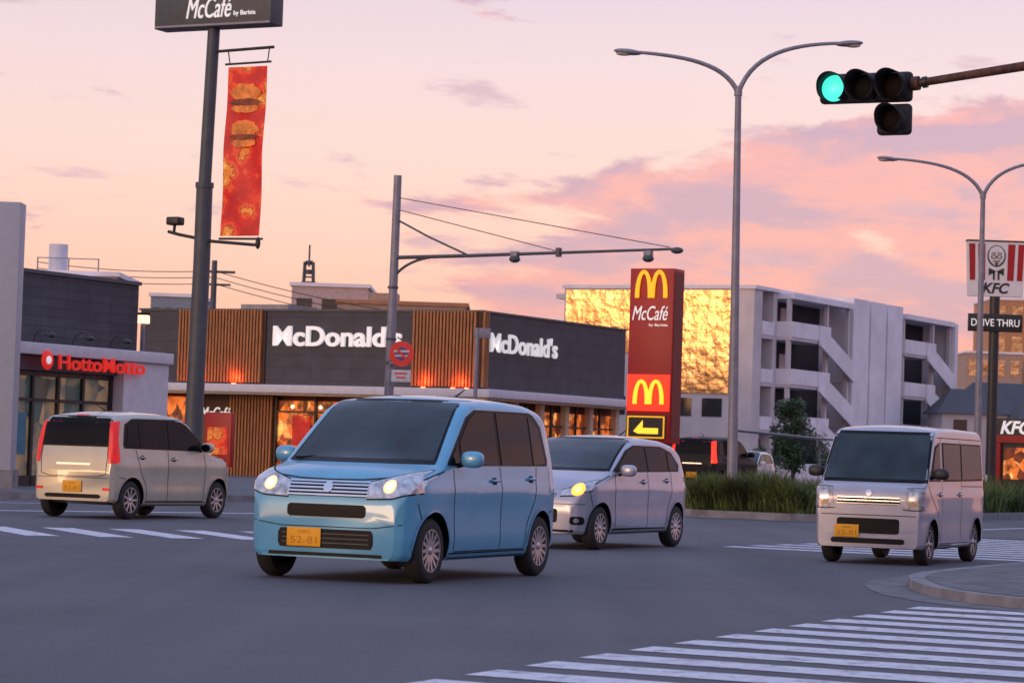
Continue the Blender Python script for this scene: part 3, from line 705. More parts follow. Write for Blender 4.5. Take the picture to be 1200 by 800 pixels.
seam=M('panel_gap',(.012,.012,.012),.8)
tail=M('tail_lamp',lin((190,8,10)),.3,coat=.3,var=.35,scale=9,emit=lin((235,15,15)),es=.4)
taillit=M('tail_lamp_lit',lin((255,30,15)),.2,emit=lin((255,28,12)),es=4)
bulb=M('headlamp_bulb',(1,.8,.5),.3,emit=(1,.55,.20),es=.9,var=.01)
bulbc=M('headlamp_core',(1,.9,.7),.3,emit=(1,.74,.40),es=4.5,var=.01)
bulbo=M('headlamp_bulb_amber',(1,.5,.1),.3,emit=(1,.30,.03),es=2.2,var=.01)
bulboc=M('headlamp_core_amber',(1,.6,.2),.3,emit=(1,.42,.08),es=4.5,var=.01)
indic=M('indicator_lens',(.45,.28,.15),.3,coat=.4)

def interp(t,x):
    t=sorted(t)
    if x<=t[0][0]: return t[0][1]
    for (a,b),(c,d) in zip(t,t[1:]):
        if x<=c: return b+(d-b)*(x-a)/(c-a)
    return t[-1][1]
def resamp(pl,n):
    ds=[0]
    for a,b in zip(pl,pl[1:]): ds.append(ds[-1]+math.dist(a,b))
    out=[]
    for i in range(n+1):
        t=ds[-1]*i/n; k=0
        while k<len(ds)-2 and ds[k+1]<t: k+=1
        f=(t-ds[k])/max(1e-9,ds[k+1]-ds[k]); f=min(1,f)
        out.append((pl[k][0]+(pl[k+1][0]-pl[k][0])*f,pl[k][1]+(pl[k+1][1]-pl[k][1])*f))
    return out
def rrect(x0,x1,z0,z1,r):
    zm=(z0+z1)/2
    def arc(cx,cz,a0,a1): return [(cx+r*math.cos(math.radians(a0+(a1-a0)*i/4)),cz+r*math.sin(math.radians(a0+(a1-a0)*i/4))) for i in range(5)]
    bot=[(x0,zm)]+arc(x0+r,z0+r,180,270)+arc(x1-r,z0+r,270,360)+[(x1,zm)]
    top=[(x0,zm)]+arc(x0+r,z1-r,180,90)+arc(x1-r,z1-r,90,0)+[(x1,zm)]
    return bot,top
def circ(cx,cz,r):
    return [(cx-r*math.cos(math.pi*i/12),cz-r*math.sin(math.pi*i/12)) for i in range(13)],[(cx-r*math.cos(math.pi*i/12),cz+r*math.sin(math.pi*i/12)) for i in range(13)]

def wheel(p,x,y,z,r,side,spokes=10,rimr=.66):
    e_v=[];e_f=[];seg=40
    w=.155
    prof=[(r*rimr,0),(r*.86,.004),(r*.95,-.008),(r,-.03),(r,-w+.03),(r*.95,-w),(r*rimr,-w)]
    for k in range(seg):
        a=2*math.pi*k/seg
        for (rr,yy) in prof: e_v.append((x+rr*math.cos(a),y+side*yy,z+rr*math.sin(a)))
    n=len(prof)
    for k in range(seg):
        for j in range(n-1): e_f.append((k*n+j,((k+1)%seg)*n+j,((k+1)%seg)*n+j+1,k*n+j+1))
    o=mk('tyre',e_v,e_f,rubber,p,True); sharp(o.data,35)
    R_=r*rimr
    vs=[];fs=[]
    prof=[(R_,0.0),(R_*.95,.0),(R_*.93,-.05),(R_*.93,-.09),(0,-.09)]
    for k in range(seg):
        a=2*math.pi*k/seg
        for (rr,yy) in prof: vs.append((x+rr*math.cos(a),y+side*yy,z+rr*math.sin(a)))
    n=len(prof)
    for k in range(seg):
        for j in range(n-1): fs.append((k*n+j,((k+1)%seg)*n+j,((k+1)%seg)*n+j+1,k*n+j+1))
    o=mk('rim',vs,fs,alloy,p,True); sharp(o.data,35)
    o.data.materials.append(hub)
    for q in o.data.polygons:
        if q.index% (n-1) >=2: q.material_index=1
    vs=[];fs=[]
    for s in range(spokes):
        a=2*math.pi*s/spokes
        ca,sa=math.cos(a),math.sin(a)
        b=len(vs)
        for (rr,hw,yo) in ((R_*.12,.020,-.012),(R_*.96,.013,-.004)):
            for dy in (0,-.03):
                for q in (-1,1):
                    vs.append((x+rr*ca-q*hw*sa,y+side*(yo+dy),z+rr*sa+q*hw*ca))
        fs+=[(b,b+1,b+5,b+4),(b+2,b+6,b+7,b+3),(b,b+4,b+6,b+2),(b+1,b+3,b+7,b+5)]
    mk('spokes',vs,fs,alloy,p)
    ell('hub_cap',p,(x,y-side*.012,z),(R_*.2,.015,R_*.2),alloy)

def car(name,loc,heading,spec,scale=1.0):
    e=E(name,loc,heading,scale)
    top=resamp(spec['top'],120)
    for _ in range(spec.get('smooth',3)):
        top=[top[0]]+[((top[i-1][0]+2*top[i][0]+top[i+1][0])/4,(top[i-1][1]+2*top[i][1]+top[i+1][1])/4) for i in range(1,len(top)-1)]+[top[-1]]
    sz=spec['sz']; rings=[]
    for (x,zt) in top:
        W=interp(spec['W'],x); zb=interp(spec['zb'],x)
        sw=sum(math.exp(-((x-wx)/.42)**2) for wx in spec['wx'])*.016
        hw=lambda z: W*interp(sz,z)+sw*math.exp(-((z-.55)/.22)**2)
        r=min(spec.get('r',.09),(zt-zb)*.3); ry=r*1.35; cr=interp(spec['crown'],x)
        half=[(0,zb),(hw(zb)*.6,zb),(hw(zb)-.03,zb)]
        n=24
        for i in range(n+1):
            z=zb+.035+(zt-r-zb-.035)*i/n; half.append((hw(z),z))
        yb=hw(zt-r)
        for k in range(1,6):
            a=math.radians(18*k); half.append((yb-ry*(1-math.cos(a))-0.0,zt-r+r*math.sin(a)))
        ye=half[-1][0]
        for f in (.8,.6,.4,.2,0): half.append((ye*f,zt+cr*(1-f*f)))
        ring=[(x,y,z) for y,z in half]+[(x,-y,z) for y,z in half[::-1][1:-1]]
        rings.append(ring)
    vs=[v for r_ in rings for v in r_]; m=len(rings[0]); fs=[]
    for i in range(len(rings)-1):
        for k in range(m): fs.append((i*m+k,i*m+(k+1)%m,(i+1)*m+(k+1)%m,(i+1)*m+k))
    fs.append(tuple(range(m))); fs.append(tuple((len(rings)-1)*m+k for k in range(m))[::-1])
    body=mk('body',vs,fs,spec['paint'],e,True)
    bm=bmesh.new(); bm.from_mesh(body.data); bmesh.ops.recalc_face_normals(bm,faces=bm.faces[:]); bm.to_mesh(body.data)
    bmesh.ops.triangulate(bm,faces=bm.faces[:]); bvh=BVHTree.FromBMesh(bm); bm.free()
    body.data.materials.append(trim)
    cv=[];cf=[];sg=36; ra=spec['wr']*1.16
    for wx in spec['wx']:
        for s in (-1,1):
            b=len(cv)
            for yy in (s*.48*spec.get('wid',1),s*1.4):
                for k in range(sg):
                    a=2*math.pi*k/sg; cv.append((wx+ra*math.cos(a),yy,spec['wr']+.01+ra*math.sin(a)))
            cf+=[tuple(b+k for k in range(sg)),tuple(b+sg+k for k in range(sg))[::-1]]+[(b+k,b+sg+k,b+sg+(k+1)%sg,b+(k+1)%sg) for k in range(sg)]
    cut=mk('cutter',cv,cf,trim,e)
    bm=bmesh.new(); bm.from_mesh(cut.data); bmesh.ops.recalc_face_normals(bm,faces=bm.faces[:]); bm.to_mesh(cut.data); bm.free()
    md=body.modifiers.new('b','BOOLEAN'); md.operation='DIFFERENCE'; md.object=cut; md.solver='EXACT'
    try: md.material_mode='TRANSFER'
    except Exception: pass
    dg=bpy.context.evaluated_depsgraph_get(); me=bpy.data.meshes.new_from_object(body.evaluated_get(dg))
    body.modifiers.clear(); body.data=me; bpy.data.objects.remove(cut)
    sharp(me,38)
    for q in me.polygons: q.use_smooth=True
    def hit(axis,sign,a,b):
        if axis=='y': o_=Vector((a,sign*3,b)); d=Vector((0,-sign,0))
        else: o_=Vector((sign*4,a,b)); d=Vector((-sign,0,0))
        h,nm,_,_=bvh.ray_cast(o_,d)
        if h is None: return None,None
        if nm.dot(d)>0: nm=-nm
        return h,nm
    def patch(nm_,bt,axis,sign,off,mat,nx=14,nz=6):
        bot,tp=resamp(bt[0],nx),resamp(bt[1],nx); vs=[];ok=[]
        for j in range(nz+1):
            for i in range(nx+1):
                f=j/nz; a=bot[i][0]*(1-f)+tp[i][0]*f; b=bot[i][1]*(1-f)+tp[i][1]*f
                h,n_=hit(axis,sign,a,b)
                if h is None: vs.append((0,0,0)); ok.append(False)
                else: vs.append(h+n_*off); ok.append(True)
        fs=[]
        for j in range(nz):
            for i in range(nx):
                q=(j*(nx+1)+i,j*(nx+1)+i+1,(j+1)*(nx+1)+i+1,(j+1)*(nx+1)+i)
                if all(ok[k] for k in q): fs.append(q)
        o=mk(nm_,vs,fs,mat,e,True)
        bm=bmesh.new(); bm.from_mesh(o.data)
        bmesh.ops.delete(bm,geom=[v for v in bm.verts if not v.link_faces],context='VERTS')
        for f_ in bm.faces:
            f_.normal_update()
            out=Vector((0,sign,0)) if axis=='y' else Vector((sign,0,0))
            if f_.normal.dot(out)<0: f_.normal_flip()
        bm.to_mesh(o.data); bm.free()
        return o
    def ribbon(nm_,pl,axis,sign,off,w,mat,n=20):
        pl=resamp(pl,n); bot=[];tp=[]
        for i in range(len(pl)):
            a=pl[max(0,i-1)];b=pl[min(len(pl)-1,i+1)]; d=Vector((b[0]-a[0],b[1]-a[1])).normalized(); q=Vector((-d.y,d.x))*w/2
            bot.append((pl[i][0]-q.x,pl[i][1]-q.y)); tp.append((pl[i][0]+q.x,pl[i][1]+q.y))
        return patch(nm_,(bot,tp),axis,sign,off,mat,n,1)
    for s in (-1,1):
        for b_,t_ in spec['trim']: patch('window_surround',(b_,t_),'y',s,.004,trim,26,8)
        for b_,t_ in spec['side_glass']: patch('side_window',(b_,t_),'y',s,.009,carglass,20,8)
        for r_ in spec['seams']: ribbon('door_gap',r_,'y',s,.003,.010,seam)
        for (x,z) in spec['handles']:
            h,n_=hit('y',s,x,z)
            box('door_handle',e,x-.08,x+.08,h.y-.01,h.y+.03 ,z-.013,z+.013,spec['paint'],.01) if s>0 else box('door_handle',e,x-.08,x+.08,h.y-.03,h.y+.01,z-.013,z+.013,spec['paint'],.01)
            patch('handle_recess',rrect(x-.06,x+.05,z-.035,z+.03,.03),'y',s,.003,seam,8,4)
        mx,my,mz=spec['mirror']
        ell('mirror',e,(mx,s*my,mz),(.065,.105,.075),spec.get('mirror_mat',spec['paint']),power=.7); tube('mirror_arm',e,[(mx,s*(my-.18),mz-.07),(mx,s*(my-.04),mz-.03)],.022,trim,8)
        ell('mirror_glass',e,(mx-.055,s*my,mz),(.015,.085,.058),carglass)
        ribbon('sill',[(spec['wx'][0]-.36,.235),(spec['wx'][1]+.36,.235)],'y',s,.004,.05,trim)
        for wx in spec['wx']:
            wheel(e,wx,s*spec['wy'],spec['wr'],spec['wr'],s,spec.get('spokes',10))
            arc=[(wx+ra*1.03*math.cos(math.radians(a)),spec['wr']+.01+ra*1.03*math.sin(math.radians(a))) for a in range(0,181,10)]
            ribbon('arch_lip',arc,'y',s,.006,.022,spec['paint'],24)
        for (b_,t_,mt) in spec.get('side_lamps',[]): patch('side_lamp',(b_,t_),'y',s,.007,mt,10,6)
    for (nm_,bt,axis,sign,off,mt,nx,nz) in spec['patches']: patch(nm_,bt,axis,sign,off,mt,nx,nz)
    for (nm_,pl,axis,sign,off,w,mt) in spec['ribbons']: ribbon(nm_,pl,axis,sign,off,w,mt)
    for (sg_,y,z) in spec['plate']:
        h,n_=hit('x',sg_,y,z); xx=h.x+sg_*.015
        box('number_plate',e,min(xx,xx+sg_*.01),max(xx,xx+sg_*.01),y-.165,y+.165,z-.082,z+.082,plate,.004)
        ux=(0,1,0) if sg_>0 else (0,-1,0)
        text('plate_digits',e,"52-81",(xx+sg_*.010,y-.13*sg_,z-.055),ux,.26,.06,plated,.001); text('plate_top',e,"580",(xx+sg_*.010,y-.06*sg_,z+.03),ux,.12,.03,plated,.001)
    ribbon('underline',[(-.55,.23),(.55,.23)],'x',1,.004,.03,trim)
    for s in (-1,1):
        tube('wiper',e,[(spec['wiper'][0],s*.35-.3,spec['wiper'][1]),(spec['wiper'][0]-.10,s*.35+.12,spec['wiper'][1]+.045)],.009,trim,6)
    zr=max(z for _,z in spec['top'])
    tube('antenna',e,[(-.9,0,zr+.03),(-1.15,0,zr+.12)],[.012,.005],trim,6)
    return e
def mirror_bt(bt,s): return ([(a*s,b) for a,b in bt[0]],[(a*s,b) for a,b in bt[1]])

SZ=[(.15,.94),(.27,.975),(.38,.99),(.52,.985),(.66,.988),(.78,1.0),(.835,1.0),(.87,.985),(.95,.972),(1.05,.955),(1.62,.83),(1.8,.80)]
def paintmat(name,c,metal=.35): 
    return M(name,c,.34,metal=metal,var=.07,scale=3,coat=.8)
def front_common(hl,bul,bulbmat,grille_bars,gy,inlet,inlet2,fog,core=None,rect=False):
    P=[]
    for s in (-1,1):
        hb=([(a,b-.012) for a,b in hl[0]],[(a,b+.010) for a,b in hl[1]])
        P.append(('headlamp_edge',mirror_bt(hb,s),'x',1,.004,trim,14,8))
        P.append(('headlamp',mirror_bt(hl,s),'x',1,.007,lampd if rect else lampg,14,8))
        if rect:
            P.append(('headlamp_reflector',mirror_bt(rrect(bul[0]-.07,bul[0]+.06,bul[1]-.05,bul[1]+.06,.02),s),'x',1,.010,lampg,10,6))
            P.append(('indicator',mirror_bt(rrect(bul[0]-.07,bul[0]+.06,bul[1]-.12,bul[1]-.07,.012),s),'x',1,.011,indic,10,4))
        else:
            P.append(('headlamp_inner',mirror_bt(circ(bul[0],bul[1],bul[2]*1.4),s),'x',1,.010,trim if not bulbmat else bulbmat,12,6))
            if core: P.append(('headlamp_core',mirror_bt(circ(bul[0],bul[1],bul[2]*.7),s),'x',1,.014,core,12,6))
            else: P.append(('headlamp_projector',mirror_bt(circ(bul[0],bul[1],bul[2]),s),'x',1,.013,chrome,12,6))
        if fog: P.append(('fog_recess',mirror_bt(rrect(fog[0]-.07,fog[0]+.07,fog[1]-.05,fog[1]+.05,.03),s),'x',1,.006,trim,10,6)); P.append(('fog_lamp',mirror_bt(circ(fog[0],fog[1],.028),s),'x',1,.010,lampg,10,5))
    P.append(('grille_back',rrect(-gy,gy,grille_bars[0]-.012,grille_bars[-1]+.012,.01),'x',1,.005,trim,24,6))
    if inlet: P.append(('air_inlet',rrect(-inlet[0],inlet[0],inlet[1],inlet[2],.025),'x',1,.006,trim,24,6))
    if inlet2: P.append(('lower_inlet',rrect(-inlet2[0],inlet2[0],inlet2[1],inlet2[2],.03),'x',1,.006,trim,24,6))
    RB=[('grille_bar',[(-gy,z),(gy,z)],'x',1,.012,.014,chrome) for z in grille_bars]
    return P,RB

blue_paint=paintmat('paint_light_blue',lin((92,166,202)),.12)
hl=([(.38,.725),(.62,.735),(.81,.79)],[(.38,.86),(.62,.93),(.80,.99)])
P,RB=front_common(hl,(.58,.83,.042),bulb,[.745,.775,.805,.835,.860],.39,(.38,.555,.665),(.46,.285,.45),None,bulbc)
P+=[('windscreen_surround',([(-.72,1.035),(.72,1.035)],[(-.60,1.62),(.60,1.62)]),'x',1,.004,trim,24,12),
    ('windscreen',([(-.69,1.065),(.69,1.065)],[(-.59,1.59),(.59,1.59)]),'x',1,.009,windsc,24,12),
    ('rear_window',([(-.55,1.08),(.55,1.08)],[(-.48,1.45),(.48,1.45)]),'x',-1,.006,carglass,16,8),
    ('emblem',circ(0,.81,.045),'x',1,.018,chrome,10,6)]
for z in (.33,.37,.41): RB.append(('inlet_bar',[(-.42,z),(.42,z)],'x',1,.010,.008,MAT['dkgrey']))
RB+=[('bumper_crease',[(-.72,.51),(-.45,.47),(.45,.47),(.72,.51)],'x',1,.003,.008,seam),('hood_gap',[(-.77,.93),(-.5,.905),(-.3,.885),(0,.88),(.3,.885),(.5,.905),(.77,.93)],'x',1,.004,.010,seam)]
blue=dict(paint=blue_paint,
 top=[(1.70,.58),(1.695,.70),(1.665,.81),(1.60,.88),(1.48,.935),(1.25,.99),(1.03,1.035),(.70,1.31),(.40,1.545),(.22,1.605),(-.1,1.63),(-.6,1.635),(-1.15,1.61),(-1.45,1.56),(-1.57,1.47),(-1.64,1.15),(-1.68,.95),(-1.70,.80)],
 W=[(-1.70,.70),(-1.64,.77),(-1.45,.805),(-1.0,.825),(1.1,.825),(1.35,.82),(1.55,.79),(1.66,.735),(1.70,.665)],
 zb=[(-1.7,.26),(-1.3,.2),(1.4,.19),(1.7,.2)],sz=SZ,crown=[(-1.7,.01),(-1.4,.035),(.3,.04),(.6,.05),(1.5,.04),(1.7,.01)],r=.085,
 wr=.285,wx=(1.2275,-1.2275),wy=.80,
 trim=[([(.93,1.03),(-1.42,1.045)],[(.90,1.07),(.40,1.47),(.2,1.54),(-1.15,1.545),(-1.36,1.43),(-1.44,1.1)])],
 side_glass=[([(.62,1.045),(-.20,1.04)],[(.60,1.25),(.35,1.45),(.18,1.515),(-.20,1.525)]),([(.86,1.045),(.68,1.045)],[(.85,1.07),(.68,1.21)]),([(-.28,1.04),(-1.0,1.05)],[(-.28,1.525),(-1.0,1.52)]),([(-1.05,1.05),(-1.36,1.07)],[(-1.05,1.51),(-1.28,1.41)])],
 seams=[[(.80,1.0),(.83,.75),(.78,.28)],[(-.24,1.03),(-.24,.28)],[(-1.12,1.03),(-1.02,.72),(-.93,.60),(-.85,.5),(-.82,.28)],[(.78,.27),(-.82,.27)],[(1.42,.90),(1.0,.98)],[(1.52,.70),(1.45,.55)],[(-1.55,.62),(-1.4,.6)]],
 handles=[(-.08,.90),(-.95,.92)],mirror=(.70,.93,1.09),plate=[(1,-.20,.375),(-1,0,.5)],patches=P,ribbons=RB,wiper=(1.06,1.06),spokes=14,
 side_lamps=[([(1.60,.80),(1.44,.85)],[(1.60,.84),(1.46,.885)],lampg)])
def head(a,side=1):
    a=math.radians(a)
    return math.atan2(-math.cos(a),-math.sin(a))
car('hatchback_car',(-.895,25.33,0),head(23.2),blue)

silver_paint=paintmat('paint_silver',(.40,.42,.52),.35)
hl=([(.36,.66),(.55,.67),(.70,.74)],[(.36,.72),(.55,.80),(.695,.86)])
P,RB=front_common(hl,(.57,.74,.055),bulbo,[.66,.69],.30,(.34,.33,.50),None,(.58,.36),bulboc)
P+=[('windscreen_surround',([(-.67,.975),(.67,.975)],[(-.57,1.40),(.57,1.40)]),'x',1,.004,trim,24,12),
    ('windscreen',([(-.64,1.0),(.64,1.0)],[(-.555,1.375),(.555,1.375)]),'x',1,.009,windsc,24,12),
    ('rear_window',([(-.5,1.0),(.5,1.0)],[(-.46,1.28),(.46,1.28)]),'x',-1,.006,carglass,16,8)]
silver=dict(paint=silver_paint,
 top=[(1.70,.52),(1.685,.64),(1.62,.75),(1.48,.83),(1.2,.90),(.95,.955),(.55,1.19),(.22,1.345),(-.02,1.395),(-.4,1.41),(-.9,1.385),(-1.3,1.33),(-1.48,1.24),(-1.60,1.0),(-1.67,.85),(-1.70,.7)],
 W=[(-1.70,.60),(-1.64,.67),(-1.45,.715),(-1.0,.735),(1.1,.735),(1.35,.72),(1.55,.67),(1.66,.60),(1.70,.52)],
 zb=[(-1.7,.27),(-1.3,.2),(1.4,.18),(1.7,.2)],sz=[(.15,.94),(.27,.975),(.38,.99),(.52,.985),(.64,.99),(.74,1.0),(.78,1.0),(.82,.983),(.95,.965),(1.5,.80)],crown=[(-1.7,.01),(-1.4,.03),(.2,.035),(.6,.05),(1.4,.05),(1.7,.01)],r=.08,
 wr=.27,wx=(1.2275,-1.2275),wy=.72,
 trim=[([(.86,.965),(-1.32,.99)],[(.84,.985),(.35,1.25),(.1,1.315),(-.8,1.31),(-1.15,1.24),(-1.36,1.08)])],
 side_glass=[([(.70,.985),(-.20,.985)],[(.66,1.04),(.34,1.225),(.1,1.29),(-.20,1.30)]),([(-.27,.985),(-.92,1.0)],[(-.27,1.295),(-.80,1.285),(-.92,1.26)]),([(-.97,1.0),(-1.26,1.02)],[(-.97,1.24),(-1.15,1.18)])],
 seams=[[(.80,.95),(.83,.7),(.78,.27)],[(-.24,.98),(-.24,.27)],[(-1.02,.98),(-1.0,.72),(-.88,.5),(-.84,.27)],[(.78,.26),(-.84,.26)],[(1.45,.8),(.95,.92)],[(1.5,.72),(1.42,.5)]],
 handles=[(-.08,.85),(-.85,.87)],mirror=(.66,.83,.99),plate=[(1,-.1,.30),(-1,0,.5)],patches=P,ribbons=RB+[('bumper_crease',[(-.66,.56),(.66,.56)],'x',1,.003,.008,seam)],wiper=(.99,.965),spokes=12)
car('compact_car',(1.065,35.39,0),head(26),silver)

# silver van
van_paint=paintmat('paint_van_silver',(.40,.40,.47),.25)
hl=([(.46,.73),(.60,.72),(.73,.73)],[(.50,.99),(.62,1.0),(.725,1.0)])
P,RB=front_common(hl,(.61,.89,.055),None,[.79,.83,.87],.42,(.42,.40,.60),(.5,.27,.34),None,rect=True)
P+=[('windscreen_surround',([(-.72,1.07),(.72,1.07)],[(-.66,1.745),(.66,1.745)]),'x',1,.004,trim,24,12),
    ('windscreen',([(-.69,1.11),(.69,1.11)],[(-.635,1.70),(.635,1.70)]),'x',1,.009,windsc,24,12),
    ('rear_window',([(-.55,1.1),(.55,1.1)],[(-.5,1.6),(.5,1.6)]),'x',-1,.006,carglass,16,8),('emblem',circ(0,.93,.04),'x',1,.012,chrome,10,6)]
van=dict(paint=van_paint,smooth=2,
 top=[(1.69,.60),(1.688,.84),(1.67,.97),(1.60,1.03),(1.48,1.06),(1.25,1.38),(1.03,1.69),(.92,1.77),(.6,1.80),(-.5,1.81),(-1.45,1.80),(-1.60,1.74),(-1.65,1.5),(-1.675,1.1),(-1.69,.85)],
 W=[(-1.69,.68),(-1.64,.72),(-1.5,.737),(1.3,.74),(1.55,.738),(1.64,.72),(1.69,.675)],
 zb=[(-1.7,.28),(-1.3,.22),(1.4,.2),(1.7,.22)],sz=[(.15,.96),(.3,.985),(.45,.99),(.6,.985),(.64,.998),(.9,1.0),(.97,.998),(1.0,.985),(1.1,.98),(1.8,.915)],crown=[(-1.7,.01),(-1.5,.03),(.8,.035),(1.3,.03),(1.69,.01)],r=.055,
 wr=.28,wx=(1.19,-1.19),wy=.70,
 trim=[([(1.38,1.10),(.78,1.10)],[(1.32,1.16),(1.04,1.56),(.78,1.62)]),([(.66,1.10),(-1.55,1.12)],[(.66,1.62),(-1.5,1.62)])],
 side_glass=[([(1.27,1.12),(.80,1.12)],[(1.22,1.18),(1.01,1.53),(.80,1.595)]),([(.62,1.13),(-.28,1.13)],[(.62,1.595),(-.28,1.60)]),([(-.36,1.13),(-1.48,1.15)],[(-.36,1.60),(-1.44,1.595)])],
 seams=[[(1.40,1.05),(1.36,.95),(.92,.66),(.84,.5),(.80,.3)],[(.72,1.68),(.72,.28)],[(-.32,1.66),(-.32,.3)],[(.78,.28),(-.8,.28)],[(-.32,1.04),(-1.55,1.04)],[(.9,1.68),(-1.5,1.68)]],
 handles=[(.85,.93),(-.2,.93)],mirror=(1.26,.85,1.20),mirror_mat=MAT['blackm'],plate=[(1,-.28,.43),(-1,0,.5)],patches=P,ribbons=RB+[('bumper_crease',[(-.7,.64),(.7,.64)],'x',1,.003,.010,seam)],wiper=(1.48,1.085),spokes=6)
car('microvan',(4.854,33.54,0),head(23.4),van,.90)

# beige hatchback, seen from behind
beige=paintmat('paint_beige',(.45,.44,.36),.2)
def rear_spec(paint,lit=False):
    P=[('rear_window_surround',([(-.60,1.06),(.60,1.06)],[(-.56,1.51),(.56,1.51)]),'x',-1,.004,trim,16,8),
       ('rear_window',([(-.56,1.09),(.56,1.09)],[(-.52,1.48),(.52,1.48)]),'x',-1,.008,carglass,16,8),
       ('windscreen',([(-.60,1.065),(.60,1.065)],[(-.52,1.5),(.52,1.5)]),'x',1,.009,windsc,24,12),
       ('rear_bumper_inset',rrect(-.5,.5,.30,.36,.02),'x',-1,.005,trim,16,4),
       ('spoiler_lamp',rrect(-.12,.12,1.515,1.53,.005),'x',-1,.006,tail,8,2)]
    for s in (-1,1):
        P.append(('tail_lamp',mirror_bt(([(.60,.82),(.705,.82)],[(.555,1.42),(.625,1.44)]),s),'x',-1,.012,taillit if lit else tail,8,14))
        P.append(('reflector',mirror_bt(rrect(.52,.64,.42,.46,.01),s),'x',-1,.008,tail,8,3))
        P.append(('headlamp',mirror_bt(([(.40,.72),(.70,.8)],[(.40,.84),(.70,.93)]),s),'x',1,.006,lampg,12,6))
    RB=[('tailgate_gap',[(-.54,1.52),(-.58,.9),(-.56,.62),(.56,.62),(.58,.9),(.54,1.52)],'x',-1,.003,.010,seam),
        ('bumper_gap',[(-.68,.60),(.68,.60)],'x',-1,.003,.008,seam),('garnish',[(-.3,.80),(.3,.80)],'x',-1,.012,.03,chrome)]
    d=dict(blue); d.update(paint=paint,patches=P,ribbons=RB,plate=[(-1,.0,.47)],
      W=[(-1.70,.64),(-1.64,.70),(-1.45,.722),(-1.0,.735),(1.1,.735),(1.4,.725),(1.58,.685),(1.67,.64),(1.70,.57)],wy=.715,
      top=[(1.70,.58),(1.69,.70),(1.64,.82),(1.52,.90),(1.30,.955),(1.03,1.01),(.70,1.26),(.40,1.47),(.22,1.53),(-.1,1.56),(-.6,1.565),(-1.2,1.545),(-1.52,1.50),(-1.61,1.40),(-1.655,1.10),(-1.685,.92),(-1.70,.72)],
      trim=[([(.93,1.03),(-1.42,1.045)],[(.90,1.07),(.40,1.44),(.2,1.50),(-1.15,1.49),(-1.36,1.40),(-1.44,1.1)])],
      side_glass=[([(.62,1.045),(-.20,1.04)],[(.60,1.24),(.35,1.42),(.18,1.47),(-.20,1.475)]),([(.86,1.045),(.68,1.045)],[(.85,1.07),(.68,1.20)]),([(-.28,1.04),(-1.0,1.05)],[(-.28,1.475),(-1.0,1.465)]),([(-1.05,1.05),(-1.36,1.07)],[(-1.05,1.46),(-1.28,1.37)])],
      mirror=(.70,.83,1.09),spokes=9,
      side_lamps=[([(-1.665,.82),(-1.54,.84)],[(-1.60,1.42),(-1.54,1.42)],taillit if lit else tail)])
    return d
def away(a):
    a=math.radians(a); return math.atan2(math.cos(a),math.sin(a))
car('hatchback_car',(-5.69,41.89,0),away(25),rear_spec(beige))
blk=M('paint_black',(.012,.012,.015),.5,metal=0,coat=.1,spec=.2)
car('minivan',(7.0,92.3,.124),away(27.5),rear_spec(blk,True),1.16)
wht=paintmat('paint_white',(.62,.62,.62),.0)
car('compact_car',(8.55,98.5,.124),away(200),dict(silver,paint=wht,patches=[p for p in silver['patches'] if p[0] not in('headlamp_core','headlamp_inner')]))

# ---------------------------------------------------------------- world
w=bpy.data.worlds.new("World"); scene.world=w; w.use_nodes=True
nt=w.node_tree; nt.nodes.clear(); N=nt.nodes.new; Lk=nt.links.new
SAZ=224
out=N('ShaderNodeOutputWorld'); bg1=N('ShaderNodeBackground'); bg2=N('ShaderNodeBackground'); bg3=N('ShaderNodeBackground'); add=N('ShaderNodeAddShader'); add2=N('ShaderNodeAddShader')
sky=N('ShaderNodeTexSky'); sky.sky_type='NISHITA'; sky.sun_disc=False; sky.sun_elevation=math.radians(6); sky.sun_rotation=math.radians(SAZ)
Lk(sky.outputs[0],bg1.inputs[0]); bg1.inputs[1].default_value=.05
tc=N('ShaderNodeTexCoord'); sx=N('ShaderNodeSeparateXYZ'); Lk(tc.outputs['Generated'],sx.inputs[0])
r=N('ShaderNodeValToRGB'); Lk(sx.outputs[2],r.inputs['Fac'])
e=r.color_ramp.elements; e[0].position=0; e[0].color=lin((234,148,128))+(1,); e[1].position=1; e[1].color=tuple(c*1.28 for c in lin((156,180,228)))+(1,)
for p_,c in ((.035,(243,170,152)),(.07,(246,188,175)),(.105,(243,200,193)),(.14,(237,202,206)),(.175,(223,195,211)),(.4,(190,190,226))):
    x=e.new(p_); x.color=lin(c)+(1,)
def math_(op,a,b=None,c=None,clamp=False):
    m=N('ShaderNodeMath'); m.operation=op; m.use_clamp=clamp
    for i,v in enumerate((a,b,c)):
        if v is None: continue
        if isinstance(v,(int,float)): m.inputs[i].default_value=v
        else: Lk(v,m.inputs[i])
    return m.outputs[0]
def mrange(v,a,b,c=0,d=1):
    m=N('ShaderNodeMapRange'); m.interpolation_type='SMOOTHSTEP'; Lk(v,m.inputs[0])
    for i,q in enumerate((a,b,c,d)): m.inputs[i+1].default_value=q
    return m.outputs[0]
def cloudnoise(loc,sc,det,rough,dist=0):
    mp=N('ShaderNodeMapping'); mp.inputs['Scale'].default_value=sc; mp.inputs['Location'].default_value=loc; Lk(tc.outputs['Generated'],mp.inputs['Vector'])
    n1=N('ShaderNodeTexNoise'); n1.inputs['Scale'].default_value=1.0; n1.inputs['Detail'].default_value=det; n1.inputs['Roughness'].default_value=rough; n1.inputs['Distortion'].default_value=dist; Lk(mp.outputs[0],n1.inputs['Vector'])
    return n1.outputs['Fac']
c1=cloudnoise((1.3,0,.4),(11,11,38),9,.6,.25)
c1b=cloudnoise((1.3,0,.4+.30),(11,11,38),9,.6,.25)
c2=cloudnoise((4,2,7),(17,17,75),7,.55)
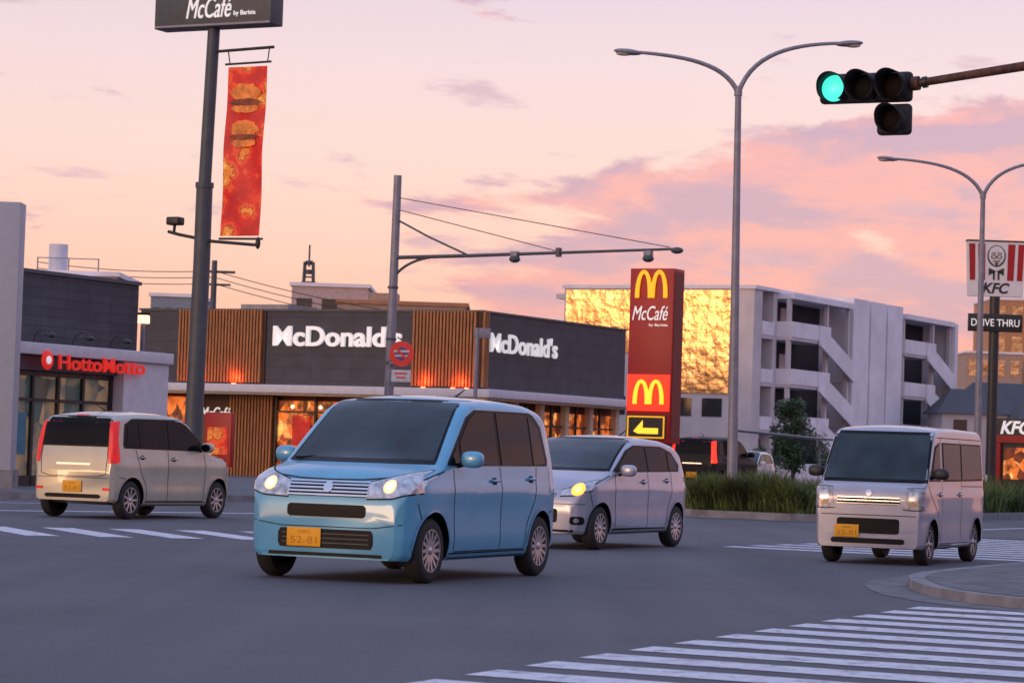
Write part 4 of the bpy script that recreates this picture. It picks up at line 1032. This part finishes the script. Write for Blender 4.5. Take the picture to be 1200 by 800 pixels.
t=math_('SUBTRACT',math_('MULTIPLY_ADD',sx.outputs[0],.18,.106),sx.outputs[2])
reg=math_('MULTIPLY',math_('MULTIPLY',mrange(t,-.008,.016),mrange(sx.outputs[0],-.09,.05)),mrange(sx.outputs[2],.0,.02))
mask=mrange(math_('MULTIPLY_ADD',reg,.30,c1),.60,.70)
shade=mrange(math_('SUBTRACT',c1,c1b),-.08,.10)
cc=N('ShaderNodeMixRGB'); Lk(shade,cc.inputs[0]); cc.inputs[1].default_value=lin((236,150,154))+(1,); cc.inputs[2].default_value=lin((190,138,170))+(1,)
mixa=N('ShaderNodeMixRGB'); Lk(math_('MULTIPLY',mask,.9),mixa.inputs[0]); Lk(r.outputs[0],mixa.inputs[1]); Lk(cc.outputs[0],mixa.inputs[2])
m2=mrange(c2,.585,.70,0,.7)
mixb=N('ShaderNodeMixRGB'); Lk(m2,mixb.inputs[0]); Lk(mixa.outputs[0],mixb.inputs[1]); mixb.inputs[2].default_value=lin((202,154,178))+(1,)
Lk(mixb.outputs[0],bg2.inputs[0]); bg2.inputs[1].default_value=.97
# orange glow added around the setting sun behind the viewer, for the facade's reflection
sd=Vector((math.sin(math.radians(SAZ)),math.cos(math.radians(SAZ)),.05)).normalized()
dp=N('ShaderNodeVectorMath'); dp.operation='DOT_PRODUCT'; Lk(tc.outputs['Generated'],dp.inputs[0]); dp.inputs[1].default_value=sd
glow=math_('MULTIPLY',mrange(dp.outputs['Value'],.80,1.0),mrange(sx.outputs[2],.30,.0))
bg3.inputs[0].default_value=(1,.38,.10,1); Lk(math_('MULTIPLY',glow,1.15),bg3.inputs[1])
Lk(bg1.outputs[0],add.inputs[0]); Lk(bg2.outputs[0],add.inputs[1]); Lk(add.outputs[0],add2.inputs[0]); Lk(bg3.outputs[0],add2.inputs[1]); Lk(add2.outputs[0],out.inputs[0])

sl=bpy.data.lights.new('sun','SUN'); sl.energy=.5; sl.angle=math.radians(12); sl.color=(1,.60,.34)
so=bpy.data.objects.new('sun',sl); COL.objects.link(so)
az=math.radians(SAZ); el=math.radians(6)
d=Vector((math.sin(az)*math.cos(el),math.cos(az)*math.cos(el),math.sin(el)))
so.rotation_euler=d.to_track_quat('Z','Y').to_euler(); so.location=(0,0,30)

# ---------------------------------------------------------------- camera
cam=bpy.data.cameras.new('camera'); co=bpy.data.objects.new('camera',cam); COL.objects.link(co)
cam.sensor_width=36; cam.lens=96; cam.clip_end=6000; cam.clip_start=.5
co.matrix_world=Matrix.Translation((0,0,1.15))@Matrix.Rotation(math.radians(90+2.36),4,'X')@Matrix.Rotation(.033,4,'Z')
cam.dof.use_dof=True; cam.dof.focus_distance=30; cam.dof.aperture_fstop=7
scene.camera=co
scene.view_settings.view_transform='Standard'; scene.view_settings.look='None'; scene.view_settings.exposure=0; scene.view_settings.gamma=1
